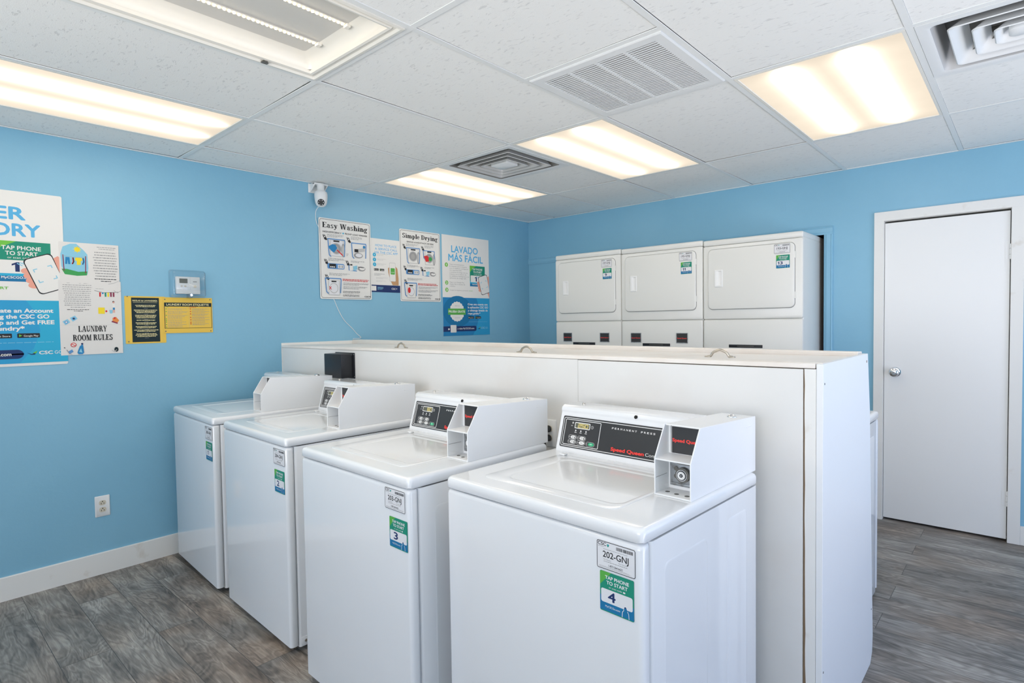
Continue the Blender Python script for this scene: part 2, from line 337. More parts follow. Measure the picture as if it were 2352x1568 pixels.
# ================================================================ ROOM SHELL
XR, YF = 5.4, -6.3                                     # right wall, wall behind the camera
def floor_mat():
    m = bpy.data.materials.new('grey vinyl planks'); m.use_nodes = True; nt = m.node_tree; L = nt.links.new
    b = nt.nodes['Principled BSDF']; N = nt.nodes.new
    tc = N('ShaderNodeTexCoord')
    mp = N('ShaderNodeMapping'); mp.inputs['Location'].default_value = (-3.397+12.2, -.408+7.2775, 0); mp.inputs['Scale'].default_value = (1, -1, 1)
    L(tc.outputs['Object'], mp.inputs[0])
    br = N('ShaderNodeTexBrick'); br.inputs['Color1'].default_value = (0, 0, 0, 1); br.inputs['Color2'].default_value = (1, 1, 1, 1)
    br.inputs['Scale'].default_value = 1; br.inputs['Brick Width'].default_value = 1.22; br.inputs['Row Height'].default_value = .1775
    br.inputs['Mortar Size'].default_value = .0013; br.inputs['Mortar Smooth'].default_value = .1; br.inputs['Mortar'].default_value = (.5, .5, .5, 1)
    L(mp.outputs[0], br.inputs['Vector'])
    # offset of the grain from plank to plank
    ad = N('ShaderNodeVectorMath'); ad.operation = 'MULTIPLY_ADD'
    L(br.outputs['Color'], ad.inputs[0]); ad.inputs[1].default_value = (7.3, 3.1, 11); L(tc.outputs['Object'], ad.inputs[2])
    ms = N('ShaderNodeMapping'); ms.inputs['Scale'].default_value = (1.1, 13, 1); L(ad.outputs[0], ms.inputs[0])
    n1 = N('ShaderNodeTexNoise'); n1.inputs['Scale'].default_value = 2.6; n1.inputs['Detail'].default_value = 10; n1.inputs['Roughness'].default_value = .74; n1.inputs['Distortion'].default_value = 1.1
    L(ms.outputs[0], n1.inputs['Vector'])
    m2 = N('ShaderNodeMapping'); m2.inputs['Scale'].default_value = (2.6, 5.5, 1); L(ad.outputs[0], m2.inputs[0])
    n2 = N('ShaderNodeTexNoise'); n2.inputs['Scale'].default_value = 1.2; n2.inputs['Detail'].default_value = 4; L(m2.outputs[0], n2.inputs['Vector'])
    # cathedral figure: contour bands of a slow noise
    m3 = N('ShaderNodeMapping'); m3.inputs['Scale'].default_value = (1.0, 4.2, 1); L(ad.outputs[0], m3.inputs[0])
    n3 = N('ShaderNodeTexNoise'); n3.inputs['Scale'].default_value = 2.0; n3.inputs['Detail'].default_value = 3; n3.inputs['Distortion'].default_value = .6; L(m3.outputs[0], n3.inputs['Vector'])
    mu = N('ShaderNodeMath'); mu.operation = 'MULTIPLY'; mu.inputs[1].default_value = 95; L(n3.outputs['Fac'], mu.inputs[0])
    sn = N('ShaderNodeMath'); sn.operation = 'SINE'; L(mu.outputs[0], sn.inputs[0])
    cr = N('ShaderNodeValToRGB'); e = cr.color_ramp.elements
    e[0].position = .34; e[0].color = (.066, .061, .056, 1); e[1].position = .66; e[1].color = (.455, .43, .395, 1)
    k = e.new(.50); k.color = (.222, .205, .187, 1)
    ad2 = N('ShaderNodeMath'); ad2.operation = 'MULTIPLY_ADD'; ad2.inputs[1].default_value = .55; L(n1.outputs['Fac'], ad2.inputs[0])
    m4 = N('ShaderNodeMath'); m4.operation = 'MULTIPLY'; m4.inputs[1].default_value = .42; L(n2.outputs['Fac'], m4.inputs[0]); L(m4.outputs[0], ad2.inputs[2])
    ad3 = N('ShaderNodeMath'); ad3.operation = 'MULTIPLY_ADD'; ad3.inputs[1].default_value = .036; L(sn.outputs[0], ad3.inputs[0]); L(ad2.outputs[0], ad3.inputs[2])
    L(ad3.outputs[0], cr.inputs[0])
    # a brown cast in patches
    mx = N('ShaderNodeMix'); mx.data_type = 'RGBA'; mx.blend_type = 'MULTIPLY'; mx.inputs[7].default_value = (1.0, .86, .76, 1)
    n5 = N('ShaderNodeTexNoise'); n5.inputs['Scale'].default_value = 2.4; L(ad.outputs[0], n5.inputs['Vector'])
    mr = N('ShaderNodeMapRange'); mr.inputs[1].default_value = .45; mr.inputs[2].default_value = .68; L(n5.outputs['Fac'], mr.inputs[0]); L(mr.outputs[0], mx.inputs[0])
    L(cr.outputs[0], mx.inputs[6])
    sm = N('ShaderNodeMix'); sm.data_type = 'RGBA'; sm.inputs[7].default_value = (.05, .048, .045, 1)
    L(br.outputs['Fac'], sm.inputs[0]); L(mx.outputs[2], sm.inputs[6]); L(sm.outputs[2], b.inputs['Base Color'])
    b.inputs['Roughness'].default_value = .42
    bp = N('ShaderNodeBump'); bp.inputs['Strength'].default_value = .25; bp.inputs['Distance'].default_value = .002
    L(n1.outputs['Fac'], bp.inputs['Height']); L(bp.outputs[0], b.inputs['Normal'])
    return m
FLOOR = floor_mat()
b = MB(); b.box(-.1, XR+.1, YF-.1, .75, -.06, 0, FLOOR); struct(b.build('floor', smooth=0), 'grey wood plank vinyl floor', 'floor')

# walls
b = MB(); b.box(-.12, 0, YF-.12, .12, 0, H+.25, BLUE); struct(b.build('wall_left', smooth=0), 'sky blue painted wall carrying the laundry posters', 'wall')
OX0, OX1, OZ = .618, 2.787, 1.984                      # dryer recess
DX0, DX1, DZ = 3.152, 3.808, 2.036                     # door opening
def wallpiece(name, label, *q):
    b = MB(); b.box(*q, BLUE); o = struct(b.build(name, smooth=0), label, 'wall')
wallpiece('wall_back', 'sky blue wall between the dryer recess and the white door', OX1, DX0, 0, .12, 0, H+.25)
wallpiece('wall_back_left', 'sky blue wall in the far corner left of the dryers', 0, OX0, 0, .12, 0, OZ)
wallpiece('wall_back_upper', 'sky blue wall above the dryers', 0, OX1, 0, .12, OZ, H+.25)
wallpiece('wall_back_over_door', 'sky blue wall above the white door', DX0, DX1, 0, .12, DZ, H+.25)
wallpiece('wall_back_right', 'sky blue wall right of the white door', DX1, XR+.12, 0, .12, 0, H+.25)
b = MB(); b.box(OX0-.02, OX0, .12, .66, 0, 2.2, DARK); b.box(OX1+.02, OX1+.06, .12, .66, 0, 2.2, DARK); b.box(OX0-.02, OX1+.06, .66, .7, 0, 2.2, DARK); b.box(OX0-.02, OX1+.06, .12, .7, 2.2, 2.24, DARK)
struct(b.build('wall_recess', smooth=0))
b = MB(); b.box(DX0-.1, DX1+.1, .13, .16, 0, 2.2, DARK); struct(b.build('wall_behind_door', smooth=0))
# right wall with the glazed shop front, wall behind the camera with a window
GY0, GY1, GZ0, GZ1 = -3.9, -.7, .15, 2.15
b = MB(); b.box(XR, XR+.12, YF-.12, GY0, 0, H+.25, BLUE); b.box(XR, XR+.12, GY1, 0, 0, H+.25, BLUE); b.box(XR, XR+.12, GY0, GY1, 0, GZ0, BLUE); b.box(XR, XR+.12, GY0, GY1, GZ1, H+.25, BLUE)
struct(b.build('wall_right', smooth=0))
FX0, FX1, FZ0, FZ1 = 1.2, 5.2, .3, 2.2
b = MB(); b.box(0, FX0, YF-.12, YF, 0, H+.25, BLUE); b.box(FX1, XR, YF-.12, YF, 0, H+.25, BLUE); b.box(FX0, FX1, YF-.12, YF, 0, FZ0, BLUE); b.box(FX0, FX1, YF-.12, YF, FZ1, H+.25, BLUE)
struct(b.build('wall_front', smooth=0))
gm = bpy.data.materials.new('window pane'); gm.use_nodes = True; nt = gm.node_tree; nt.nodes.clear()
o_ = nt.nodes.new('ShaderNodeOutputMaterial'); mxs = nt.nodes.new('ShaderNodeMixShader'); tr = nt.nodes.new('ShaderNodeBsdfTransparent'); gl = nt.nodes.new('ShaderNodeBsdfGlossy'); gl.inputs['Roughness'].default_value = .02
mxs.inputs[0].default_value = .06; nt.links.new(tr.outputs[0], mxs.inputs[1]); nt.links.new(gl.outputs[0], mxs.inputs[2]); nt.links.new(mxs.outputs[0], o_.inputs[0])
def window(name, ax):
    b = MB(); g = MB()
    if ax == 'x':
        n = 3
        for k in range(n+1):
            y = GY0+(GY1-GY0)*k/n; b.box(XR+.03, XR+.09, y-.025, y+.025, GZ0, GZ1, STEEL)
        for z in (GZ0, GZ1): b.box(XR+.03, XR+.09, GY0, GY1, z-.025, z+.025, STEEL)
        g.box(XR+.058, XR+.062, GY0, GY1, GZ0, GZ1, gm)
    else:
        for k in range(4):
            x = FX0+(FX1-FX0)*k/3; b.box(x-.025, x+.025, YF-.09, YF-.03, FZ0, FZ1, STEEL)
        for z in (FZ0, FZ1): b.box(FX0, FX1, YF-.09, YF-.03, z-.025, z+.025, STEEL)
        g.box(FX0, FX1, YF-.062, YF-.058, FZ0, FZ1, gm)
    o = struct(b.build(name, smooth=0)); g.build('pane', o, smooth=0)
window('window_1', 'x'); window('window_2', 'y')

# baseboards
b = MB(); b.prism([(0, 0), (.012, 0), (.012, .1195), (.010, .122), (0, .122)], 'y', YF, -2.70, TRIM); struct(b.build('baseboard_left', smooth=0), 'white baseboard along the blue left wall', 'baseboard')
b = MB(); b.box(3.865, XR, -.012, 0, 0, .115, TRIM, .002); struct(b.build('baseboard_back', smooth=0))

# door with casing
b = MB()
b.box(3.098, DX0+.003, -.016, 0, 0, DZ, TRIM, .002); b.box(DX1-.003, 3.865, -.016, 0, 0, DZ, TRIM, .002); b.box(3.098, 3.865, -.016, 0, DZ-.002, 2.096, TRIM, .002)
b.box(DX0, DX0+.004, 0, .12, 0, DZ, TRIM); b.box(DX1-.004, DX1, 0, .12, 0, DZ, TRIM); b.box(DX0, DX1, 0, .12, DZ-.004, DZ, TRIM)
struct(b.build('trim_1', smooth=0), 'white door casing around the flush door', 'door casing')
b = MB(); b.box(DX0+.006, DX1-.0075, .003, .041, .016, DZ-.017, WHITE_PAINT, .002)
door = struct(b.build('door_1', smooth=0), 'flush white painted door in the back wall with a round knob', 'door')
b = MB()
b.lathe((3.222, .003, 1.017), (0, -1, 0), [(.033, 0), (.033, .004), (.028, .009), (.013, .011), (.011, .028), (.016, .036), (.026, .044), (.029, .054), (.026, .063), (.016, .068), (.004, .0685)], CHROME)
b.build('door_handle', door)
for z in (1.772, .268):
    b = MB(); b.cyl((3.8025, -.0045, z), (0, 0, 1), .0062, .092, WHITE_PAINT, 14); b.box(3.778, 3.80, .0005, .0025, z-.044, z+.044, WHITE_PAINT)
    for q in (-.018, .018): b.cyl((3.8025, -.0045, z+q), (0, 0, 1), .0064, .001, DARK, 14)
    b.build('hinge', door)
# recess casing painted blue
b = MB()
prof = [(0, 0), (.058, 0), (.058, -.012), (.050, -.016), (.044, -.012), (.018, -.012), (.010, -.009), (0, -.007)]
b.prism([(OX1+x, y) for x, y in prof], 'z', 0, OZ-.0005, BLUETRIM)
b.prism([(y, OZ+x) for x, y in prof], 'x', .0, OX1+.058, BLUETRIM)
b.box(OX1, OX1+.004, 0, .12, 0, OZ, BLUETRIM); b.box(OX0, OX1, 0, .12, OZ, OZ+.003, BLUETRIM)
struct(b.build('trim_2', smooth=0), 'blue painted casing around the dryer recess', 'casing')
b = MB(); b.box(2.507, 2.526, -.0018, 0, 2.196, 2.262, BLUE); b.box(2.49, 2.526, -.0018, 0, 2.192, 2.196, BLUE); struct(b.build('trim_3', smooth=0))

# ---------------------------------------------------------------- ceiling
CW, CD = .64266, 1.15532*0+1.2176
gx, gy = .34901, -.87140
def ceil_mat():
    m = bpy.data.materials.new('fissured ceiling tile'); m.use_nodes = True; nt = m.node_tree; L = nt.links.new; N = nt.nodes.new
    b = nt.nodes['Principled BSDF']; b.inputs['Roughness'].default_value = .85
    tc = N('ShaderNodeTexCoord')
    mp = N('ShaderNodeMapping'); mp.inputs['Scale'].default_value = (34, 90, 1); mp.inputs['Rotation'].default_value = (0, 0, .35); L(tc.outputs['Object'], mp.inputs[0])
    n = N('ShaderNodeTexNoise'); n.inputs['Scale'].default_value = 1; n.inputs['Detail'].default_value = 5; n.inputs['Distortion'].default_value = .8; L(mp.outputs[0], n.inputs['Vector'])
    mr = N('ShaderNodeMapRange'); mr.inputs[1].default_value = .60; mr.inputs[2].default_value = .68; L(n.outputs['Fac'], mr.inputs[0])
    n2 = N('ShaderNodeTexNoise'); n2.inputs['Scale'].default_value = 240; n2.inputs['Detail'].default_value = 2; L(tc.outputs['Object'], n2.inputs['Vector'])
    mx = N('ShaderNodeMix'); mx.data_type = 'RGBA'; mx.inputs[6].default_value = (.86, .86, .84, 1); mx.inputs[7].default_value = (.72, .72, .71, 1)
    L(mr.outputs[0], mx.inputs[0]); L(mx.outputs[2], b.inputs['Base Color'])
    ad = N('ShaderNodeMath'); ad.operation = 'MULTIPLY_ADD'; ad.inputs[1].default_value = -.7; L(mr.outputs[0], ad.inputs[0]); L(n2.outputs['Fac'], ad.inputs[2])
    bp = N('ShaderNodeBump'); bp.inputs['Strength'].default_value = .35; bp.inputs['Distance'].default_value = .0016; L(ad.outputs[0], bp.inputs['Height']); L(bp.outputs[0], b.inputs['Normal'])
    return m
CEIL = ceil_mat()
xl_ = [0]+[gx+CW*i for i in range(8)]+[XR]
yl_ = [0, gy, gy-CD, gy-2*CD, gy-3*CD, gy-4*CD, YF]
LIGHTS = {(0, 1), (2, 1), (4, 1), (0, 3), (2, 3)}          # (column, row) of the light fixtures
HALF = {(1, 1): 'far', (3, 2): 'near', (5, 1): 'far'}              # cells split by a cross bar; the vent is in the half named
cb = MB(); gb = MB()
def tilebox(x0, x1, y0, y1):
    bm = bmesh.new(); g = .0125
    z = [H+.0035+random.uniform(-.0012, .0035) for _ in range(4)]
    P = [(x0+g, y0+g), (x1-g, y0+g), (x1-g, y1-g), (x0+g, y1-g)]
    lo = [bm.verts.new((p[0], p[1], q)) for p, q in zip(P, z)]; hi = [bm.verts.new((p[0], p[1], H+.03)) for p in P]
    bm.faces.new(lo[::-1]); bm.faces.new(hi)
    for i in range(4): bm.faces.new((lo[i], lo[(i+1) % 4], hi[(i+1) % 4], hi[i]))
    cb.absorb(bm, CEIL)
for i in range(len(xl_)-1):
    for j in range(len(yl_)-1):
        x0, x1, y1, y0 = xl_[i], xl_[i+1], yl_[j], yl_[j+1]
        c = (i-1, j)
        if c in LIGHTS: continue
        if c in HALF:
            ym = (y0+y1)/2; gb.box(x0, x1, ym-.012, ym+.012, H, H+.003, BAR)
            far = HALF[c] == 'far'
            # vent sits next to the row line j+1 for the diffusers, next to line j for the return grille
            if far: tilebox(x0, x1, ym, y1)
            else: tilebox(x0, x1, y0, ym)
            continue
        tilebox(x0, x1, y0, y1)
struct(cb.build('ceiling', smooth=0), 'white fissured lay-in ceiling tiles', 'ceiling')
for x in xl_[1:-1]: gb.box(x-.012, x+.012, YF, 0, H-.0005, H+.0025, BAR)
for y in yl_[1:-1]: gb.box(0, XR, y-.012, y+.012, H, H+.003, BAR)
for q in ((0, .014, YF, 0), (XR-.014, XR, YF, 0)): gb.box(*q, H-.001, H+.003, BAR)
gb.box(0, XR, -.014, 0, H-.001, H+.003, BAR); gb.box(0, XR, YF, YF+.014, H-.001, H+.003, BAR)
struct(gb.build('trim_4', smooth=0), 'white ceiling grid bars', 'ceiling grid')
b = MB(); b.box(-.1, XR+.1, YF-.1, .1, H+.25, H+.28, DARK); struct(b.build('ceiling_deck', smooth=0))

# ---------------------------------------------------------------- ceiling fixtures
def diffuser_mat():
    m = bpy.data.materials.new('lit diffuser'); m.use_nodes = True; nt = m.node_tree; L = nt.links.new; N = nt.nodes.new; nt.nodes.clear()
    out = N('ShaderNodeOutputMaterial'); em = N('ShaderNodeEmission'); tc = N('ShaderNodeTexCoord'); sp = N('ShaderNodeSeparateXYZ'); L(tc.outputs['Object'], sp.inputs[0])
    def math_(op, a, b=None, c=None):
        n = N('ShaderNodeMath'); n.operation = op
        for k, v in enumerate((a, b, c)):
            if v is None: continue
            if isinstance(v, (int, float)): n.inputs[k].default_value = v
            else: L(v, n.inputs[k])
        return n.outputs[0]
    ax = math_('ABSOLUTE', sp.outputs[0]); dd = math_('SUBTRACT', ax, .125); q = math_('DIVIDE', dd, .040); g0 = math_('ADD', math_('MULTIPLY', q, q), 1.0); g = math_('DIVIDE', 1.0, math_('MULTIPLY', g0, g0))
    ay = math_('ABSOLUTE', sp.outputs[1]); mr = N('ShaderNodeMapRange'); mr.interpolation_type = 'SMOOTHSTEP'; mr.inputs[1].default_value = .60; mr.inputs[2].default_value = .44; L(ay, mr.inputs[0])
    n = N('ShaderNodeTexNoise'); n.inputs['Scale'].default_value = 9; n.inputs['Detail'].default_value = 4; L(tc.outputs['Object'], n.inputs['Vector'])
    band = math_('MULTIPLY', g, mr.outputs[0])
    wob = math_('MULTIPLY_ADD', n.outputs['Fac'], .10, .95)
    base = math_('MULTIPLY', math_('MULTIPLY_ADD', mr.outputs[0], .05, .70), wob)
    st = math_('MULTIPLY_ADD', band, PANEL, base)
    mx = N('ShaderNodeMix'); mx.data_type = 'RGBA'; mx.inputs[6].default_value = (1, .87, .70, 1); mx.inputs[7].default_value = (1, .93, .82, 1); L(band, mx.inputs[0])
    L(mx.outputs[2], em.inputs[0]); L(st, em.inputs[1]); L(em.outputs[0], out.inputs[0])
    return m
DIFF = diffuser_mat()
def cell(i, j): return gx+CW*i, gx+CW*(i+1), gy-CD*j, gy-CD*(j-1)      # x0,x1,y0,y1 of column i, row j (row 1 lies between grid lines 0 and 1)
def panel_light(i, j, label):
    x0, x1, y0, y1 = cell(i, j); cx, cy = (x0+x1)/2, (y0+y1)/2
    t = thing('ceiling_light', label, 'ceiling light', (cx, cy, H), 0, 'lit fluorescent ceiling panels')
    hw, hd = CW/2-.013, CD/2-.013
    b = MB(); lp = lambda ins, z: rloop(-hw+ins, hw-ins, -hd+ins, hd-ins, .002, z, 2)
    b.loft([lp(0, .03), lp(0, -.001), lp(.012, -.001), lp(.014, .004), lp(.014, .03)], CREAM, False, False); b.build('frame', t, smooth=0)
    b = MB(); b.box(-hw+.012, hw-.012, -hd+.012, hd-.012, .003, .006, DIFF); b.build('diffuser', t, smooth=0)
    b = MB(); b.box(-hw, hw, -hd, hd, .03, .13, CREAM); b.build('housing', t, smooth=0)
panel_light(0, 1, 'lit ceiling panel nearest the far corner, beside the square supply vent')
panel_light(2, 1, 'lit ceiling panel between the square supply vent and the return grille')
panel_light(4, 1, 'lit ceiling panel nearest the white door, above the right end of the dryers')
panel_light(0, 3, 'lit ceiling panel running along the poster wall at the left edge')
# open fixture with bare LED strips
x0, x1, y0, y1 = cell(2, 3); hw, hd = CW/2-.013, CD/2-.013
op = thing('open_ceiling_light', 'open ceiling fixture without its cover showing two bare LED strips', 'ceiling light', ((x0+x1)/2, (y0+y1)/2, H))
b = MB(); lp = lambda ins, z, rr=.003: rloop(-hw+ins, hw-ins, -hd+ins, hd-ins, rr, z, 3)
b.loft([lp(0, .02), lp(0, -.004), lp(.012, -.006), lp(.018, .002), lp(.030, .004), lp(.034, -.002), lp(.044, .0), lp(.046, .012)], CREAM, False, False); b.build('frame', op, smooth=30)
ZT = .058
b = MB(); b.loft([lp(.045, .012, .02), lp(.047, .022, .02), lp(.054, .038, .018), lp(.068, .051, .015), lp(.092, ZT, .012)], CREAM, False, False); b.build('reflector_side', op, smooth=60)
b = MB(); b.loft([lp(.091, ZT, .012), lp(.11, ZT+.001, .01)], FIXGREY, False, True); b.build('reflector_pan', op, smooth=0)
LEDM = mat('led light', (1, .80, .50), .4, emit=11)
for sx in (-.118, .085):
    b = MB(); b.box(sx-.011, sx+.011, -hd+.095, hd-.098, ZT-.004, ZT+.0005, FIXGREY, .001)
    s_ = b.build('led_strip', op, smooth=0)
    b = MB()
    n = 60
    for k in range(n): b.cyl((sx, -hd+.108+(2*hd-.218)*k/(n-1), ZT-.0055), (0, 0, 1), .0043, .004, LEDM, 10)
    tag(b.build('led_row', s_, smooth=0), 'glowing warm LED dots')
    b = MB(); b.box(sx-.013, sx+.013, hd-.099, hd-.082, ZT-.012, ZT, CREAM, .002); b.build('end_clip', s_, smooth=0)
b = MB(); b.box(-hw+.012, -hw+.026, .36, .385, -.008, -.002, STEELD, .001); b.box(-hw+.020, -hw+.034, .366, .379, -.006, .002, STEELD, .001); b.build('latch', op, smooth=0)
b = MB(); b.loft([lp(.04, .012), lp(.02, .1), lp(.02, .12)], FIXGREY, False, True); b.build('housing', op, smooth=0)
lo = area('open_fixture_glow', (op.location.x, op.location.y, H-.02), (op.location.x, op.location.y, 0), .3, .9, 6, (1, .88, .68))

# ---------------------------------------------------------------- vents
def diffuser_vent(i, j, rings, rr, label, dusty):
    x0, x1, y0, y1 = cell(i, j); y1 = (y0+y1)/2; cx, cy = (x0+x1)/2, (y0+y1)/2
    t = thing('supply_vent', label, 'air vent', (cx, cy, H)); hw, hd = CW/2-.013, CD/4-.013
    L_ = lambda ins, z, r=.002: rloop(-hw+ins, hw-ins, -hd+ins, hd-ins, max(r, .001), z, 5)
    b = MB(); b.loft([L_(0, .004), L_(0, -.002), L_(.028, -.003, .01), L_(.04, .0, rr)], VENTW, False, False); b.loft([L_(.04, .0, rr), L_(.05, .03, rr), L_(.06, .10, rr)], dusty, False, False); b.build('frame', t)
    b = MB(); b.loft([L_(.055, .10), L_(.05, .125)], VENTD, False, True); b.build('duct_boot', t, smooth=0)
    for k, (a0, wd) in enumerate(rings):
        b = MB(); z0 = -.004
        lps = [L_(a0, z0, rr), L_(a0+.004, z0-.003, rr), L_(a0+.012, z0, rr), L_(a0+wd, .045, rr*.6), L_(a0+wd, .049, rr*.6), L_(a0+.008, .004, rr)]
        last = k == len(rings)-1
        if last: b.loft([L_(a0, .012, rr), L_(a0, z0, rr), L_(a0+.004, z0-.003, rr)], VENTW, False, True)
        else: b.loft(lps+[lps[0]], VENTG if dusty is VENTD else VENTW, False, False)
        b.build('louver_ring' if not last else 'center_plate', t)
    b = MB()
    for q in (45, 135):
        b.box(-.30, .30, -.006, .006, .03, .05, VENTD, rot=Matrix.Rotation(R(q), 4, 'Z'))
    b.build('brace', t, smooth=0)
    b = MB(); b.cyl((0, 0, .10), (0, 0, 1), .11, .02, DARK, 24); b.build('damper', t)
diffuser_vent(1, 1, [(.078, .032), (.132, .032), (.186, .032), (.235, .02)], .012, 'dusty square supply vent between two lit ceiling panels', VENTD)
diffuser_vent(5, 1, [(.085, .055), (.15, .05), (.21, .05), (.25, .02)], .022, 'clean white supply vent cut off at the top right corner', mat('vent grey', (.55, .55, .55), .5))
# return grille
x0, x1 = cell(3, 2)[:2]; y1 = gy-CD; y0 = y1-CD/2; hw, hd = CW/2-.013, CD/4-.013
rg = thing('return_grille', 'square louvred return air grille with dusty slats', 'air vent', ((x0+x1)/2, (y0+y1)/2, H))
b = MB(); L_ = lambda ins, z: rloop(-hw+ins, hw-ins, -hd+ins, hd-ins, .002, z, 2)
b.loft([L_(0, .004), L_(0, -.004), L_(.006, -.007), L_(.046, -.007), L_(.048, .012)], VENTW, False, False)
px_ = [-hw+.046+(2*hw-.092)*k/4 for k in range(5)]
for k in (1, 2, 3): b.box(px_[k]-.006, px_[k]+.006, -hd+.046, hd-.046, -.007, .01, VENTW)
b.build('frame', rg, smooth=0)
for k in range(4):
    b = MB(); n = 30; a0, a1 = px_[k]+(.006 if k else 0), px_[k+1]-(.006 if k < 3 else 0)
    for q in range(n):
        y = -hd+.049+(2*hd-.098)*(q+.5)/n
        b.prism([(y-.0052, -.0058), (y+.0052, -.0058), (y+.0066, .001), (y+.0058, .001), (y+.0040, -.0050), (y-.0052, -.0050)], 'x', a0, a1, VENTW)
    b.build('louver_panel', rg, smooth=0)
b = MB(); b.box(-hw+.04, hw-.04, -hd+.04, hd-.04, .03, .034, mat('dusty filter', (.42, .40, .38), .9, noise=(3.5, (.15, .08, .05), .44, .62))); b.build('filter', rg, smooth=0)

# ================================================================ WASHERS
# local frame: origin on the floor below the middle of the back, front at y = -.662, top at z = .921
WW, WD, WH = .697, .662, .921
def frontprint(parent, name, x, ztop, W, Hh, base, r, thick=.0006, y=-WD-.0002):
    # a sticker on the front of a machine, its top left corner at (x, ztop)
    return Print((x, y, ztop-Hh), (1, 0, 0), (0, 0, 1), (0, -1, 0), W, Hh, base=base, r=r, thick=thick)
def service_label(parent, code, x, ztop, W=.108, Hh=.068, y=-WD-.0002):
    p = frontprint(parent, 'service_label', x, ztop, W, Hh, P_LAB, .005, y=y)
    p.outline(.012, .02, .988, .98, .04, .014, P_BLACK)
    p.text('CSC', .035, .255, .165, .115, P_BLACK, .025)
    p.poly([(.275, .085), (.335, .085), (.325, .15), (.30, .19), (.28, .14)], P_TEAL); p.poly([(.285, .10), (.325, .10), (.30, .14)], P_CYAN)
    p.micro(.04, .20, .33, .235, 1, P_GREY)
    p.n += 1; u = .52
    while u < .945:
        q = random.uniform(.006, .016); p.rect(u, .095, u+q, .21, P_BLACK, True); u += q+random.uniform(.005, .012)
    p.micro(.18, .27, .80, .30, 1, P_GREY, last=1)
    p.text(code, .17, .83, .56, .215, P_BLACK, .012)
    p.text('For Service', .19, .38, .66, .045, P_GREY); p.text('Para Servicio', .58, .80, .66, .045, P_GREY)
    p.micro(.19, .70, .80, .735, 1, P_GREY, last=1)
    p.text('1-877-264-6622', .32, .68, .86, .07, P_BLACK, .005)
    p.micro(.07, .885, .94, .95, 2, P_MG, .4, last=.95)
    return p.build('service_label', parent)
def tap_sticker(parent, num, x, ztop, W=.094, Hh=.096, y=-WD-.0002):
    p = frontprint(parent, 'number_sticker', x, ztop, W, Hh, P_TEAL, .003, y=y)
    p.poly([(.0, .04), (.04, .0), (.34, 0), (.0, .36)], P_GREEN)
    p.rect(0, .72, 1, .975, P_TEALB); p.poly([(0, .60), (1, .66), (1, .74), (0, .74)], P_TEALB)
    p.text('TAP PHONE', .16, .86, .175, .085, P_LAB, .03); p.text('TO START', .20, .82, .30, .085, P_LAB, .03)
    p.text('or scan code', .27, .66, .385, .042, P_LAB); p.rrect(.69, .35, .755, .39, .012, P_LAB)
    p.rrect(.035, .43, .965, .77, .05, P_LAB)
    if num == '1': p.one(.36, .71, .07, .23, P_NAVY)
    elif num == '11': p.one(.26, .71, .065, .22, P_NAVY); p.one(.42, .71, .065, .22, P_NAVY)
    elif num == '13': p.one(.20, .71, .065, .22, P_NAVY); p.text('3', .29, .48, .71, .22, P_NAVY, .03)
    else: p.text(num, .25, .46, .71, .23, P_NAVY, .03)
    p.text('MyCSCGo.com', .16, .60, .885, .05, P_LAB, .01)
    p.stroke([(.66, .975), (.67, .85), (.71, .80), (.71, .72)], .016, P_LAB); p.stroke([(.86, .975), (.85, .86), (.82, .80)], .016, P_LAB)
    p.circ(.755, .735, .03, P_NAVY); p.rrect(.715, .74, .80, .85, .02, P_TEALB)
    return p.build('number_sticker', parent)
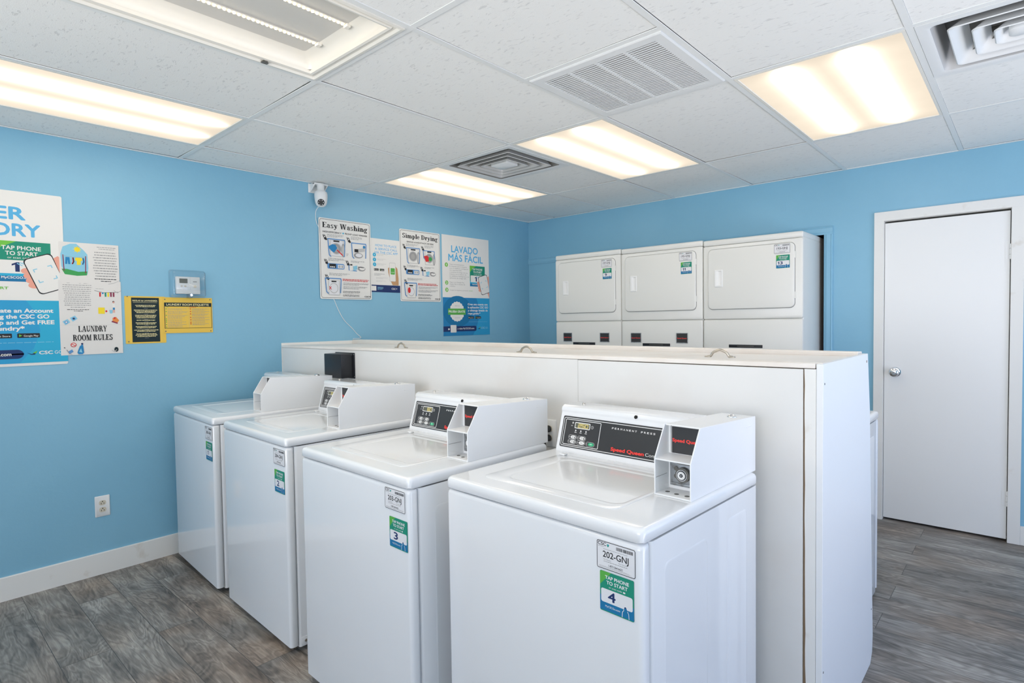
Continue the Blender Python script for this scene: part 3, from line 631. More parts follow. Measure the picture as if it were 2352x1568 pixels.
def washer_parts(root, first=None):
    b = MB()
    b.loft([rloop(-.346, .346, -.622, 0, .010, z, 3) for z in (.02, .880)], ENAMEL)
    b.loft([rloop(-.34, .34, -.61, -.01, .01, z, 3) for z in (.870, .8835)], DARK)
    for sgn in (1, -1):                                # embossed side panels
        for ya, yb, za, zb in ((-.565, -.335, .06, .815), (-.215, -.075, .06, .83)):
            xs = .346*sgn
            b.loft([rloop(ya+k, yb-k, za+k, zb-k, .02, xs+o*sgn, 4, 'yz') for k, o in ((0, -.001), (.003, .0005), (.008, .0005))], ENAMEL)
    b.build('cabinet', root)
    b = MB(); b.loft([rloop(-.347, .347, -.661, -.6235, .014, .03, 6)]+[rloop(-.347, .347, -.661, -.6235, .014, .868, 6), rloop(-.3455, .3455, -.6592, -.6235, .013, .8755, 6), rloop(-.342, .342, -.655, -.6235, .011, .8795, 6)], ENSHADED)
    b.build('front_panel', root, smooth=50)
    for sx in (-.29, .29):
        for sy in (-.58, -.06):
            b = MB(); b.cyl((sx, sy, .0125), (0, 0, 1), .016, .025, RUBBER, 14, r2=.012); b.build('foot', root)
    # top panel with a pan pressed into the lid
    b = MB()
    e = [(.004, .8835), (.0, .888), (0, .908), (.0025, .9150), (.007, .9185), (.013, .9197)]
    b.loft([rloop(-WW/2+k, WW/2-k, -WD+k, -.0-k, .016, z, 5) for k, z in e], ENAMEL)
    b.build('top_panel', root, smooth=50)
    b = MB()
    def q(x0, x1, y0, y1, rr, z): return rloop(x0, x1, y0, y1, rr, z, 7)
    b.loft([q(-.262, .226, -.592, -.205, .03, .9190), q(-.262, .226, -.592, -.205, .03, .9205), q(-.259, .223, -.589, -.208, .028, .9216),
            q(-.205, .219, -.557, -.250, .035, .9222), q(-.199, .213, -.551, -.256, .034, .9216), q(-.190, .204, -.542, -.265, .03, .9178), q(-.180, .194, -.532, -.275, .03, .9168)], ENAMEL, False, True)
    b.box(-.256, -.232, -.224, -.204, .921, .927, ENAMEL, .003)
    b.build('lid', root, smooth=60)
    # console
    b = MB()
    prof = [(-.018, .919), (-.168, .919), (-.166, .932), (-.129, 1.058), (-.131, 1.066), (-.127, 1.077), (-.116, 1.083), (-.030, 1.084), (-.018, 1.076)]
    b.prism(prof, 'x', -.318, .234, ENAMEL, .0018)
    b.cyl((.0, -.1318, 1.0700), (0, -1, .45), .0062, .002, DARK, 14); b.cyl((-.268, -.06, 1.0845), (0, 0, 1), .006, .002, NICKEL, 14)
    b.build('console', root, smooth=40)
    return
SL = Vector((0, .037, .126)).normalized()
def control_panel(root, digits):
    W, Hh = .532, .112
    p = Print((-.303, -.1648, .9375), (1, 0, 0), SL, (0, -SL.z, SL.y), W, Hh, base=PANELB, r=.006, thick=.0012)
    p.outline(.010, .055, .998, .955, .010, .0042, P_BTN)
    p.outline(.026, .105, .315, .905, .006, .0042, P_BTN)
    p.rrect(.105, .165, .232, .365, .006, P_BTN); p.rrect(.110, .190, .227, .343, .005, LCD)
    # seven segment digits on the display
    seg = {'2': 'abged', '5': 'afgcd', '0': 'abcdef', '6': 'afgedc', '1': 'bc', '8': 'abcdefg', '9': 'abcdfg', '4': 'fgbc'}
    for k, ch in enumerate(digits):
        if ch == ' ': continue
        x0 = .135+k*.029; x1 = x0+.021; t0, tm, t1 = .215, .267, .322
        ln = {'a': ((x0, t0), (x1, t0)), 'g': ((x0, tm), (x1, tm)), 'd': ((x0, t1), (x1, t1)), 'f': ((x0, t0), (x0, tm)), 'b': ((x1, t0), (x1, tm)), 'e': ((x0, tm), (x0, t1)), 'c': ((x1, tm), (x1, t1))}
        for sg in seg[ch]: p.stroke(ln[sg], .0065, P_LCDT)
    p.stroke([(.250+.0095*math.cos(R(k*30)), .27+.045*math.sin(R(k*30))) for k in range(12)], .0025, P_LG, True); p.stroke([(.250, .245), (.250, .272), (.256, .28)], .0022, P_LG)
    p.circ(.088, .20, .007, P_LG); p.micro(.075, .28, .098, .32, 2, P_LG)
    for k in range(3):
        p.circ(.120+k*.043, .435, .0055, P_BTN); p.rect(.111+k*.043, .485, .129+k*.043, .502, P_BTN)
    for k, (bu, bv, m) in enumerate([(.103, .655, P_BTN), (.178, .655, P_BTN), (.103, .80, P_BTN), (.178, .80, P_BTN), (.255, .80, P_BGR)]):
        p.outline(bu-.034, bv-.062, bu+.034, bv+.062, .012, .0022, P_LG)
        p.ell(bu+.006, bv, .0235, .05, m); p.poly([(bu-.024, bv-.03), (bu-.024, bv+.03), (bu-.031, bv)], P_LG)
        if k < 3: p.ell(bu+.019, bv+.004, .004, .028, P_BLACK); p.stroke([(bu-.004, bv-.02), (bu+.008, bv-.02), (bu+.008, bv+.02), (bu-.004, bv+.02)], .0022, P_GREY, True)
        else: p.rect(bu-.004, bv-.008, bu+.014, bv+.008, P_GREY if k == 3 else P_LAB)
    u = .405
    for ch in 'PERMANENT PRESS':
        if ch != ' ': p.text(ch, u, u+.0125, .225, .052, P_BTN, .03)
        u += .0214
    p.circ(.775, .205, .007, P_BTN)
    p.text('Speed Queen', .42, .658, .87, .10, P_SQ, .055); p.text('Commercial', .668, .85, .87, .095, P_BTN, .0)
    return p.build('control_panel', root)
def coin_box(root):
    # steel coin box standing on the right of the top panel
    xl, xr, th = .2290, .3360, .0035; YB = .012
    b = MB()
    body = [(-.334, .920), (-.334, 1.1015), (-.3505, 1.1015), (-.3475, 1.1045), (YB, 1.0895), (YB, .920)]
    b.prism(body, 'x', xl+th, xr-th, COINW)
    side = [(-.408, .920), (-.408, 1.019), (-.3545, 1.1045), (YB+.002, 1.0900), (YB+.002, .920)]
    for s0, s1 in ((xl, xl+th), (xr-th, xr)): b.prism(side, 'x', s0, s1, COINW, .0009, 1)
    b.box(xl+.002, xr-.002, -.407, -.33, .9200, .9245, COINW, .001)
    b.prism([(-.407, 1.0155), (-.407, 1.0195), (-.334, 1.0225), (-.334, 1.0185)], 'x', xl+.002, xr-.002, COINW, .0008, 1)
    for k in range(3): b.cyl((xl+.022+k*.030, -.381+.006*(k == 0), .9246), (0, 0, 1), .0065, .0006, STEELD, 14)
    b.box(xl+.0034, xl+.0039, -.404, -.345, .966, .9668, STEELD)
    b.box(xr-.0002, xr+.0012, -.052, -.022, 1.0625, 1.0652, COINW, .0006)
    cb_ = b.build('coin_box', root)
    p = Print((xl+th+.0075, -.3342, 1.0235), (1, 0, 0), (0, 0, 1), (0, -1, 0), .0915, .0765, base=PANELB, r=.002, thick=.0008)
    p.outline(.025, .03, .975, 1.05, .02, .013, P_BTN); p.text('Speed Queen', .055, .945, .585, .115, P_SQ, .055); p.build('badge', cb_)
    b = MB(); b.box(xl+.009, xr-.0055, -.3375, -.333, .9335, 1.0085, STEEL, .001); b.box(xl+.0125, xr-.0055, -.340, -.333, .936, .9425, STEEL, .001)
    b.prism([(xl+.030, .996), (xl+.04, 1.0035), (xr-.006, 1.0035), (xr-.006, .994)], 'y', -.342, -.335, STEELD, .001)
    for sx in (xl+.028, xr-.0125):
        for sz in (.961, .982): b.cyl((sx, -.3382, sz), (0, -1, 0), .0062, .003, STEELD, 14)
    cm = b.build('coin_mechanism', cb_)
    b = MB(); c = ((xl+xr)/2-.001, 0, .969)
    b.cyl((c[0], -.345, c[2]), (0, -1, 0), .0205, .014, STEELD, 14); b.cyl((c[0], -.3515, c[2]), (0, -1, 0), .0155, .007, CHROME, 28)
    b.cyl((c[0], -.3552, c[2]), (0, -1, 0), .0135, .0012, BLACK, 28); b.cyl((c[0], -.3562, c[2]), (0, -1, 0), .0112, .0012, WHITEP, 28)
    b.cyl((c[0], -.3570, c[2]), (0, -1, 0), .0048, .0010, BLACK, 16); b.cyl((c[0], -.3576, c[2]), (0, -1, 0), .0018, .0006, CHROME, 10)
    b.build('lock', cm)
    b = MB(); b.lathe(((xl+xr)/2+.012, -.062, 1.0915), (0, 0, 1), [(.0145, 0), (.0145, .002), (.013, .005), (.009, .008), (.003, .0095)], CHROME, 22); b.build('lock_cap', cb_)
    return cb_
LBL = {1: 'white top-load washer numbered 1 in the corner against the blue wall', 2: 'white top-load washer numbered 2, second from the blue wall',
       3: 'white top-load washer numbered 3, between washers 2 and 4', 4: 'white top-load washer numbered 4 at the near right end of the row'}
GRP = 'top-load coin washers'
WPOS = {4: (2.932, -2.783, -.038), 3: (2.164, -2.855, -.024), 2: (1.277, -2.800, -.032), 1: (.472, -2.776, -.052)}
def wroot(n): x, y, t = WPOS[n]; return thing('coin_washer', LBL[n], 'washing machine', (x, y, 0), t, GRP)
def copy_tree(o, parent):
    for ch in list(o.children):
        c = ch.copy(); COL.objects.link(c); c.parent = parent; copy_tree(ch, c)
W4 = wroot(4); washer_parts(W4); coin_box(W4)
allw = {4: W4}
for n in (3, 2, 1):
    o = wroot(n); copy_tree(W4, o); allw[n] = o
rear = thing('coin_washer', 'washer behind the half wall of which only a white side strip shows', 'washing machine', (2.990, -1.905, 0), math.pi, GRP); copy_tree(W4, rear)
for n, code, dg, (lx, lz), (tx, tz) in ((4, '202-GNJ', '250', (.222, .869), (.231, .796)), (3, '203-GNJ', ' 60', (.220, .873), (.243, .783)),
                                  (2, '204-GNJ', ' 50', (.231, .869), (.239, .778)), (1, '205-GNJ', ' 50', (.233, .870), (.241, .790))):
    service_label(allw[n], code, lx, lz); tap_sticker(allw[n], str(n), tx, tz); control_panel(allw[n], dg)
    tag([c for c in allw[n].children if c.name.startswith('number_sticker')][0], 'green and blue sticker with the number %d' % n)
control_panel(rear, ' 50')
b = MB(); b.box(.3462, .349, -.615, -.575, .022, .06, ENAMEL, .002); b.cyl((.3492, -.595, .042), (1, 0, 0), .006, .002, NICKEL, 12); b.build('corner_bracket', allw[2])

# ================================================================ HALF WALL WITH PIPES BEHIND THE WASHERS
hwl = thing('half_wall_cabinet', 'white painted half wall with a hinged lid behind the washers', 'half wall', (0, 0, 0))
YFr, YBk, XE = -2.69, -2.055, 3.436
b = MB(); b.box(.004, 2.5325, YFr, YFr+.016, 0, 1.236, CHASE, .0015); b.box(2.5340, 3.380, YFr-.001, YFr+.016, 0, 1.234, CHASE, .0015); b.build('front_panel', hwl, smooth=0)
b = MB(); b.box(.004, XE-.02, YFr+.018, YFr+.034, 0, 1.235, BROWN); b.box(3.3805, 3.392, YFr+.003, YFr+.018, 0, 1.233, BROWN); b.box(.004, XE-.02, YBk-.03, YBk-.015, 0, 1.235, CHASE); b.build('frame', hwl, smooth=0)
b = MB()
pl, pr = [], []
for k in range(25):                                    # corner strip with a ragged cracked edge
    z = 1.235*k/24; pl.append((3.3845+.006*max(0, 1-z/1.0)+random.uniform(-.0012, .0012), z)); pr.append((3.4165, z))
b.prism(pl+pr[::-1], 'y', YFr-.002, YFr+.016, TRIM, 0); b.build('corner_strip', hwl, smooth=0)
b = MB(); b.prism([(YFr-.002, 0.0), (YFr-.002, 1.251), (YBk+.002, 1.251), (YBk+.045, 1.03), (-1.925, .10), (-1.935, .035), (-1.97, 0)], 'x', XE-.019, XE, mat('partition end paint', (.80, .81, .82), .4, bump=(10, .15, .004)), .0015)
b.cyl((XE+.0002, YBk-.02, 1.222), (1, 0, 0), .005, .001, BROWN, 10)
for y, z in ((-2.68, .30), (-2.67, .10), (-2.675, 1.19), (-1.96, .22)): b.cyl((XE+.0002, y, z), (1, 0, 0), .0035, .001, STEELD, 8)
b.build('end_panel', hwl, smooth=0)
b = MB(); b.box(.002, XE-.022, YFr-.003, YFr+.018, 1.237, 1.2525, LIDP, .002); b.build('front_trim', hwl, smooth=0)
b = MB(); b.prism([(YFr+.0195, 1.238), (YFr+.0195, 1.2535), (YBk-.0745, 1.243), (YBk-.0745, 1.228)], 'x', .004, XE-.005, LIDP, .0015); lid = b.build('lid', hwl, smooth=0)
for x in (1.20, 2.208, 3.048):
    b = MB(); y = -2.565 if x < 2 else (-2.63 if x < 3 else -2.515); dz = -.0105*(y-YFr)/.56
    arc = catmull([(x+q, y, z+dz) for q, z in ((-.046, 1.2555), (-.034, 1.259), (-.024, 1.272), (0, 1.281), (.024, 1.272), (.034, 1.259), (.046, 1.2555))], 5)
    b.tube(arc, .0048, NICKEL, 10)
    for sgn in (-1, 1): b.box(x+sgn*.045-.011, x+sgn*.045+.011, y-.007, y+.007, 1.2533+dz, 1.2585+dz, NICKEL, .002)
    tag(b.build('handle', lid, smooth=60), 'arched metal pull')
b = MB(); b.loft([[(x, y, z+(dz if z > 1.24 else 0)) for y, z in ((YBk-.072, 1.225), (YBk-.072, 1.256), (YBk-.066, 1.259), (YBk-.006, 1.259), (YBk, 1.255), (YBk, 1.225))] for x, dz in ((.004, .014), (XE-.02, 0))], LIDP)
b.build('back_rail', hwl, smooth=0)
b = MB(); b.box(.0005, .0035, YFr-.004, YBk, .90, 1.268, TRIM, .001); b.build('wall_edge_bead', hwl, smooth=0)

# junction box, outlet and plugs on the half wall
jb = thing('junction_box', 'black plastic junction box on the half wall behind washer 1', 'junction box', (.81, YFr, 1.07))
b = MB(); b.box(-.094, .094, -.088, -.004, .004, .147, BLACK, .004); b.build('body', jb)
b = MB(); b.box(-.106, .106, -.006, -.0002, -.002, .152, BLACK, .003); b.build('flange', jb)
for x, z in ((.100, .010), (.100, .142), (-.100, .010), (-.100, .142)):
    b = MB(); b.cyl((x, -.0068, z), (0, -1, 0), .0042, .002, CHROME, 12); b.build('screw', jb)
def outlet_plate(root, ax):
    # plate lying in local xz, facing -y
    b = MB(); b.loft([rloop(-.0355, .0355, -.0585, .0585, .003, -.0002, 3, 'xz'), rloop(-.0355, .0355, -.0585, .0585, .003, -.003, 3, 'xz'), rloop(-.032, .032, -.055, .055, .003, -.0058, 3, 'xz')], WHITEP); b.cyl((0, -.006, 0), (0, -1, 0), .003, .001, WHITEP, 12); b.cyl((0, -.006, .043), (0, -1, 0), .003, .001, WHITEP, 12)
    b.build('wall_plate', root)
    for z in (.0195, -.0195):
        b = MB(); b.loft([rloop(-.0168, .0168, z-.0138, z+.0138, .0115, y, 6, 'xz') for y in (-.005, -.0072)], IVORY)
        for sx, hh in ((-.0065, .0045), (.0065, .0038)): b.box(sx-.0012, sx+.0012, -.0076, -.007, z-.0035-hh, z-.0035+hh, DARK)
        b.cyl((0, -.0074, z+.0072), (0, -1, 0), .0028, .0006, DARK, 12)
        b.build('receptacle', root)
ow = thing('wall_outlet', 'white duplex outlet on the blue wall above the baseboard', 'outlet', (.0005, -3.768, .384), math.pi/2); outlet_plate(ow, 0)
oh = thing('wall_outlet', 'white outlet with black plugs on the half wall between washers 3 and 4', 'outlet', (2.385, YFr, .918), 0); outlet_plate(oh, 0)
oh['group'] = ow['group'] = 'duplex outlets'
for z, nm, side in ((.9375, 'upper', -1), (.8985, 'lower', 1)):
    pg = thing('power_plug', 'black power plug in the %s socket of the half wall outlet' % nm, 'plug', (2.385, YFr-.0078, z), 0, 'power plugs')
    b = MB(); b.cyl((0, -.012, 0), (0, -1, 0), .0145, .024, RUBBER, 18, r2=.012, bev=.002); b.build('plug_body', pg)
    b = MB(); b.tube(catmull([(0, -.022, 0), (.004*side, -.034, -.004), (.012*side, -.040, -.03), (.016*side, -.042, -.12), (.018*side, -.05, -.35), (.02*side, -.05, -.70)], 6), .0042, RUBBER, 8); b.build('cord', pg)

# ================================================================ DRYERS
YD = -.4
def dryer(x0, x1, label, code, num, badges, top):
    W = x1-x0-.004; t = thing('stacked_dryer', label, 'dryer', ((x0+x1)/2, YD, 0), 0, 'stacked dryers'); h = W/2
    b = MB(); b.loft([rloop(-h, h, .02, .70, .012, z, 4) for z in (.03, 1.935)], DRYW); b.build('cabinet', t)
    b = MB(); b.loft([rloop(-h+k, h-k, k, .705, .012, z, 4) for k, z in ((.004, top-.042), (0, top-.038), (0, top-.008), (.003, top-.003), (.009, top))], DRYW); b.build('top_panel', t, smooth=50)
    def bay(z0, z1, nm):
        b = MB(); b.loft([rloop(-h+k, h-k, z0+k, z1-k, .012, y, 5, 'xz') for k, y in ((0, .03), (0, .008), (.003, .002), (.009, 0))], DRYW)
        # groove around the door
        dx0, dx1, dz0, dz1 = -h+.040, h-.050, z0+.073, z1-.028
        b.loft([rloop(dx0-.004, dx1+.004, dz0-.004, dz1+.004, .036, y, 8, 'xz') for y in (.002, -.0006)], DRYW)
        b.loft([rloop(dx0-.0025, dx1+.0025, dz0-.0025, dz1+.0025, .036, y, 8, 'xz') for y in (.002, -.0012)], STEELD)
        b.build(nm, t)
        b = MB(); b.loft([rloop(dx0+k, dx1-k, dz0+k, dz1-k, .034, y, 8, 'xz') for k, y in ((0, .002), (0, -.006), (.0025, -.0105), (.006, -.0115))], DRYW)
        dr = b.build('door', t, smooth=50)
        hx, hz = dx0+.082, z0+.30
        b = MB()
        ring = [rloop(hx-.031+k, hx+.031-k, hz-.064+k, hz+.064-k, .006, y, 4, 'xz') for k, y in ((0, -.011), (.0, -.0145), (.002, -.016), (.007, -.016))]
        b.loft(ring, WHITEP, False, False)
        # recessed finger pocket open to the right
        b.loft([rloop(hx-.024, hx+.024, hz-.057, hz+.057, .004, -.016, 4, 'xz'), rloop(hx-.004, hx+.022, hz-.052, hz+.052, .004, -.0155, 4, 'xz'), rloop(hx+.000, hx+.020, hz-.049, hz+.049, .004, -.0118, 4, 'xz')], WHITEP, False, True)
        b.build('handle', dr, smooth=40)
        for z in (dz0+.085, dz1-.085):
            b = MB(); b.box(dx1-.003, dx1+.006, -.009, -.001, z-.022, z+.022, DRYW, .001); b.build('hinge', dr, smooth=0)
        return dx0, dx1, dz0, dz1
    dx0, dx1, dz0, dz1 = bay(1.389, top-.0435, 'upper_panel'); bay(.10, 1.02, 'lower_panel') if False else None
    b = MB(); b.loft([rloop(-h+k, h-k, 1.10+k, 1.3855-k, .012, y, 5, 'xz') for k, y in ((0, .03), (0, .008), (.003, .002), (.009, 0))], DRYW)
    sx0 = -.155*W/.7; b.box(sx0, sx0+.24*W/.7, -.0025, .003, 1.181, 1.203, BLACK, .0015); b.box(sx0+.06, sx0+.18*W/.7, -.0035, .003, 1.190, 1.194, STEELD)
    cp = b.build('control_housing', t)
    if badges:
        for u, nm in ((-.215*W/.7, 0), (.185*W/.7, 1)):
            p = Print((u-.048, -.0012, 1.207), (1, 0, 0), (0, 0, 1), (0, -1, 0), .096, .080, base=STEEL, r=.002, thick=.002)
            p.rect(.05, .06, .95, .94, PANELB); p.text('Speed Queen', .09, .91, .57, .11, P_SQ, .04); p.build('badge', cp)
    b = MB(); b.loft([rloop(-h, h, .06, 1.096, .012, y, 4, 'xz') for y in (.03, 0)], DRYW); b.build('lower_panel', t)
    b = MB(); b.box(-h+.01, h-.01, .03, .66, .0, .031, DARK); b.build('plinth', t, smooth=0)
    service_label(t, code, dx1-.132, dz1-.006, .105, .066, y=-.0118); tap_sticker(t, num, dx1-.118, dz1-.082, .088, .090, y=-.0118)
    return t
dryer(.655, 1.3455, 'ivory stacked dryer numbered 9, leftmost of three', '197-GNJ', '9', True, 1.988)
dryer(1.3475, 2.056, 'ivory stacked dryer numbered 11, in the middle of three', '195-GNJ', '11', True, 1.984)
dryer(2.058, 2.757, 'ivory stacked dryer numbered 13, rightmost beside the recess edge', '193-GNJ', '13', False, 1.977)

# ================================================================ POSTERS AND DEVICES ON THE LEFT WALL
def tap_card(p, u0, v0, u1, v1):
    # the green and blue card with a big 1 printed on the phone posters
    U = lambda k: u0+(u1-u0)*k
    V = lambda k: v0+(v1-v0)*k
    p.rect(U(0), V(0), U(1), V(1), P_TEAL); p.poly([(U(0), V(0)), (U(.42), V(0)), (U(.16), V(.16)), (U(0), V(.34))], P_LIME)
    p.rect(U(0), V(.74), U(1), V(1), P_CYAN); p.rect(U(0), V(.86), U(.85), V(1), P_TEALB)
    p.text('TAP PHONE', U(.17), U(.83), V(.21), (v1-v0)*.095, P_WHITE, .03); p.text('TO START', U(.23), U(.77), V(.345), (v1-v0)*.095, P_WHITE, .03)
    p.text('or scan code', U(.26), U(.66), V(.43), (v1-v0)*.05, P_WHITE); p.rect(U(.70), V(.395), U(.77), V(.435), P_WHITE)
    p.rrect(U(.05), V(.47), U(.95), V(.80), .012, P_WHITE)
    p.one(U(.42), V(.755), (u1-u0)*.075, (v1-v0)*.235, P_NAVY)
    for k in range(3): p.stroke([(U(.42+.05*k), V(.55-.02*k)), (U(.50+.05*k), V(.60-.035*k))], .008, P_LBLUE)
    p.text('MyCSCGO.com', U(.15), U(.66), V(.925), (v1-v0)*.055, P_WHITE, .03)
def phone_hand(p, cu, cv, sw, sh, tilt):
    # a hand holding a phone; sw, sh half sizes, tilt in radians (leaning left at the top)
    def T(a, b): x, y = a*sw*p.W, b*sh*p.H; return (min(.999, cu+(x*math.cos(tilt)+y*math.sin(-tilt))/p.W), cv+(x*math.sin(tilt)+y*math.cos(tilt))/p.H)
    p.poly([T(*q) for q in ((.6, -.62), (1.35, -.75), (1.75, -.3), (1.5, .5), (1.7, 1.5), (.9, 1.7), (.3, .8))], P_SKIN)
    for k in range(4):
        c = T(-1.05, -.38+.27*k); p.ell(c[0], c[1], sw*.38, sh*.16, P_SKIN)
    def rr(k, m):
        lp = rloop(-sw*p.W+k, sw*p.W-k, -sh*p.H+k, sh*p.H-k, sw*p.W*.3, 0, 5)
        p.poly([T(q[0]/(sw*p.W), q[1]/(sh*p.H)) for q in lp], m)
    rr(0, P_BLACK); rr(.0045*p.W/.59, P_WHITE)
    for a, b in ((-1, -1), (1, -1), (1, 1), (-1, 1)):
        c = (a*.62, b*.36); p.stroke([T(c[0]-a*.24, c[1]), T(*c), T(c[0], c[1]-b*.13)], .008, P_LBLUE)
def csc_logo(p, u0, u1, v, h, m, go=True):
    p.poly([(u0-.085, v-h*.55), (u0-.05, v-h*.15), (u0-.012, v-h*1.1), (u0-.03, v+h*.05), (u0-.055, v+h*.1)], P_NAVY); p.poly([(u0-.045, v-h*.5), (u0-.012, v-h*1.15), (u0-.022, v-h*.3)], P_LIME)
    k = u0+(u1-u0)*(.58 if go else 1)
    p.text('CSC', u0, k, v, h, m, .04, ang=0)
    if go: p.text('GO', k+(u1-u0)*.08, u1, v, h, m)
def store_badges(p, u0, v0, wd, hh, gap):
    for k, s in enumerate(('App Store', 'Google Play')):
        u = u0+k*(wd+gap); p.rrect(u, v0, u+wd, v0+hh, .006, P_BLACK); p.poly([(u+wd*.08, v0+hh*.22), (u+wd*.22, v0+hh*.5), (u+wd*.08, v0+hh*.78)], P_WHITE if k == 0 else P_LIME)
        p.text(s, u+wd*.28, u+wd*.93, v0+hh*.74, hh*.38, P_WHITE, .01)
# --- Spanish poster at the right end of the row
p = lwall(-1.196, -.602, 1.274, 2.181, base=P_WHITE, thick=.0015, off=.0008)
p.text('LAVADO', .19, .75, .165, .066, P_BLUE, .03); p.text('M\u00c1S F\u00c1CIL', .13, .86, .252, .066, P_BLUE, .03)
for k, (v, s) in enumerate(((.295, 1), (.472, 2), (.543, 3))): p.circ(.085, v, .032, P_LIME); (p.one(.088, v+.011, .012, .022, P_WHITE) if s == 1 else p.text(str(s), .070, .100, v+.011, .022, P_WHITE, .03))
es = ['Toque moment\u00e1neamente', 'la etiqueta de la m\u00e1quina', 'con su tel\u00e9fono inteligente', 'con capacidad NFC,', 'o escanee el c\u00f3digo de una', 'm\u00e1quina con la c\u00e1mara de', 'su tel\u00e9fono inteligente o la', 'aplicaci\u00f3n de c\u00f3digo QR.']
for k, s in enumerate(es): p.text(s, .145, .145+.0145*len(s), .292+k*.0195, .0115, P_GREY)
for k, s in enumerate(['Pague con Google Pay,', 'Apple Pay o tarjeta de', 'cr\u00e9dito.']): p.text(s, .145, .145+.0145*len(s), .470+k*.0195, .0115, P_GREY)
p.text('Cargue la m\u00e1quina y presione', .145, .53, .549, .0115, P_GREY); p.text('iniciar.', .545, .635, .549, .0115, P_LIME)
tap_card(p, .57, .285, .905, .497); phone_hand(p, .885, .475, .105, .098, -.27)
p.rect(0, .617, 1, 1, P_MB); p.ell(.42, .80, .38, .22, P_DB) if False else None
p.poly([(0, .617), (.70, .617), (.76, .70), (.77, .80), (.70, .92), (.62, 1), (0, 1)], P_DB)
p.poly([(.05+.21*0+.25+.30*math.cos(R(a)), .755+.155*math.sin(R(a))) for a in range(0, 360, 12)], P_TEALB)
n = 36; p.poly([(.285+(.158 if k % 2 else .146)*math.cos(R(k*360/n)), .758+(.103 if k % 2 else .096)*math.sin(R(k*360/n))) for k in range(n)], P_WHITE)
p.rect(.10, .728, .465, .790, P_GREEN); p.text('PRUEBA GRATIS', .115, .45, .768, .021, P_WHITE, .04)
p.micro(.24, .698, .34, .708, 1, P_LG, last=1); p.micro(.24, .818, .34, .828, 1, P_LG, last=1)
for k, (s, e) in enumerate((('Cree una cuenta con', .955), ('la aplicaci\u00f3n CSC GO', .965), ('y obtenga lavado de', .955), ('ropa gratis.*', .785))): p.text(s, .515, e, .692+.0315*k, .020, P_WHITE, .035)
store_badges(p, .52, .808, .125, .024, .03); p.rect(.53, .862, .945, .8635, P_LBLUE)
p.rrect(-.0, .905, .695, .958, .028, P_NAVY); p.rect(0, .905, .06, .958, P_NAVY); p.rrect(.145, .893, .265, .968, .01, P_WHITE); p.rrect(.095, .925, .128, .942, .006, P_WHITE)
p.text('o visite MyCSCGO.com', .29, .645, .938, .017, P_WHITE, .02); csc_logo(p, .80, .95, .937, .019, P_LBLUE)
tag(p.build('wall_poster'), 'white and blue poster reading LAVADO M\u00c1S F\u00c1CIL, rightmost on the left wall', 'poster', 'laundry posters')
# --- its English twin cut off by the left edge
p = lwall(-4.49, -3.897, 1.200, 2.103, base=P_WHITE, thick=.0015, off=.0008, r=.008)
p.text('EASIER', .17, .735, .160, .069, P_BLUE, .04); p.text('LAUNDRY', .09, .835, .254, .069, P_BLUE, .04)
for k, v in enumerate((.345, .45)): p.circ(.085, v, .032, P_LIME); (p.one(.088, v+.011, .012, .022, P_WHITE) if k == 0 else p.text(str(k+1), .070, .100, v+.011, .022, P_WHITE, .03)); p.micro(.145, v-.012, .47, v+.05, 3, P_GREY)
tap_card(p, .502, .285, .905, .515); phone_hand(p, .862, .465, .108, .108, -.36)
p.text('START', .47, .605, .560, .014, P_LIME, .03); p.micro(.08, .548, .44, .562, 1, P_GREY, last=1)
p.rect(0, .622, 1, .984, P_CYAN); p.poly([(0, .622), (.72, .622), (.79, .70), (.81, .80), (.76, .90), (.66, .984), (0, .984)], P_MB)
for k, (s, u0, u1) in enumerate((('Create an Account', .455, .905), ('using the CSC GO', .455, .875), ('App and Get FREE', .465, .91), ('Laundry*', .465, .70))): p.text(s, u0, u1, .692+.034*k, .0225, P_WHITE, .045)
store_badges(p, .46, .812, .155, .026, .035); p.micro(.10, .864, .90, .870, 1, P_LBLUE, last=1)
p.rrect(.06, .905, .69, .957, .045, P_NAVY); p.text('MyCSCGO.com', .34, .605, .939, .018, P_WHITE, .035)
csc_logo(p, .795, .96, .936, .019, P_WHITE)
tag(p.build('wall_poster'), 'large white and blue tap-to-start poster cut off by the left edge of the photo', 'poster', 'laundry posters')
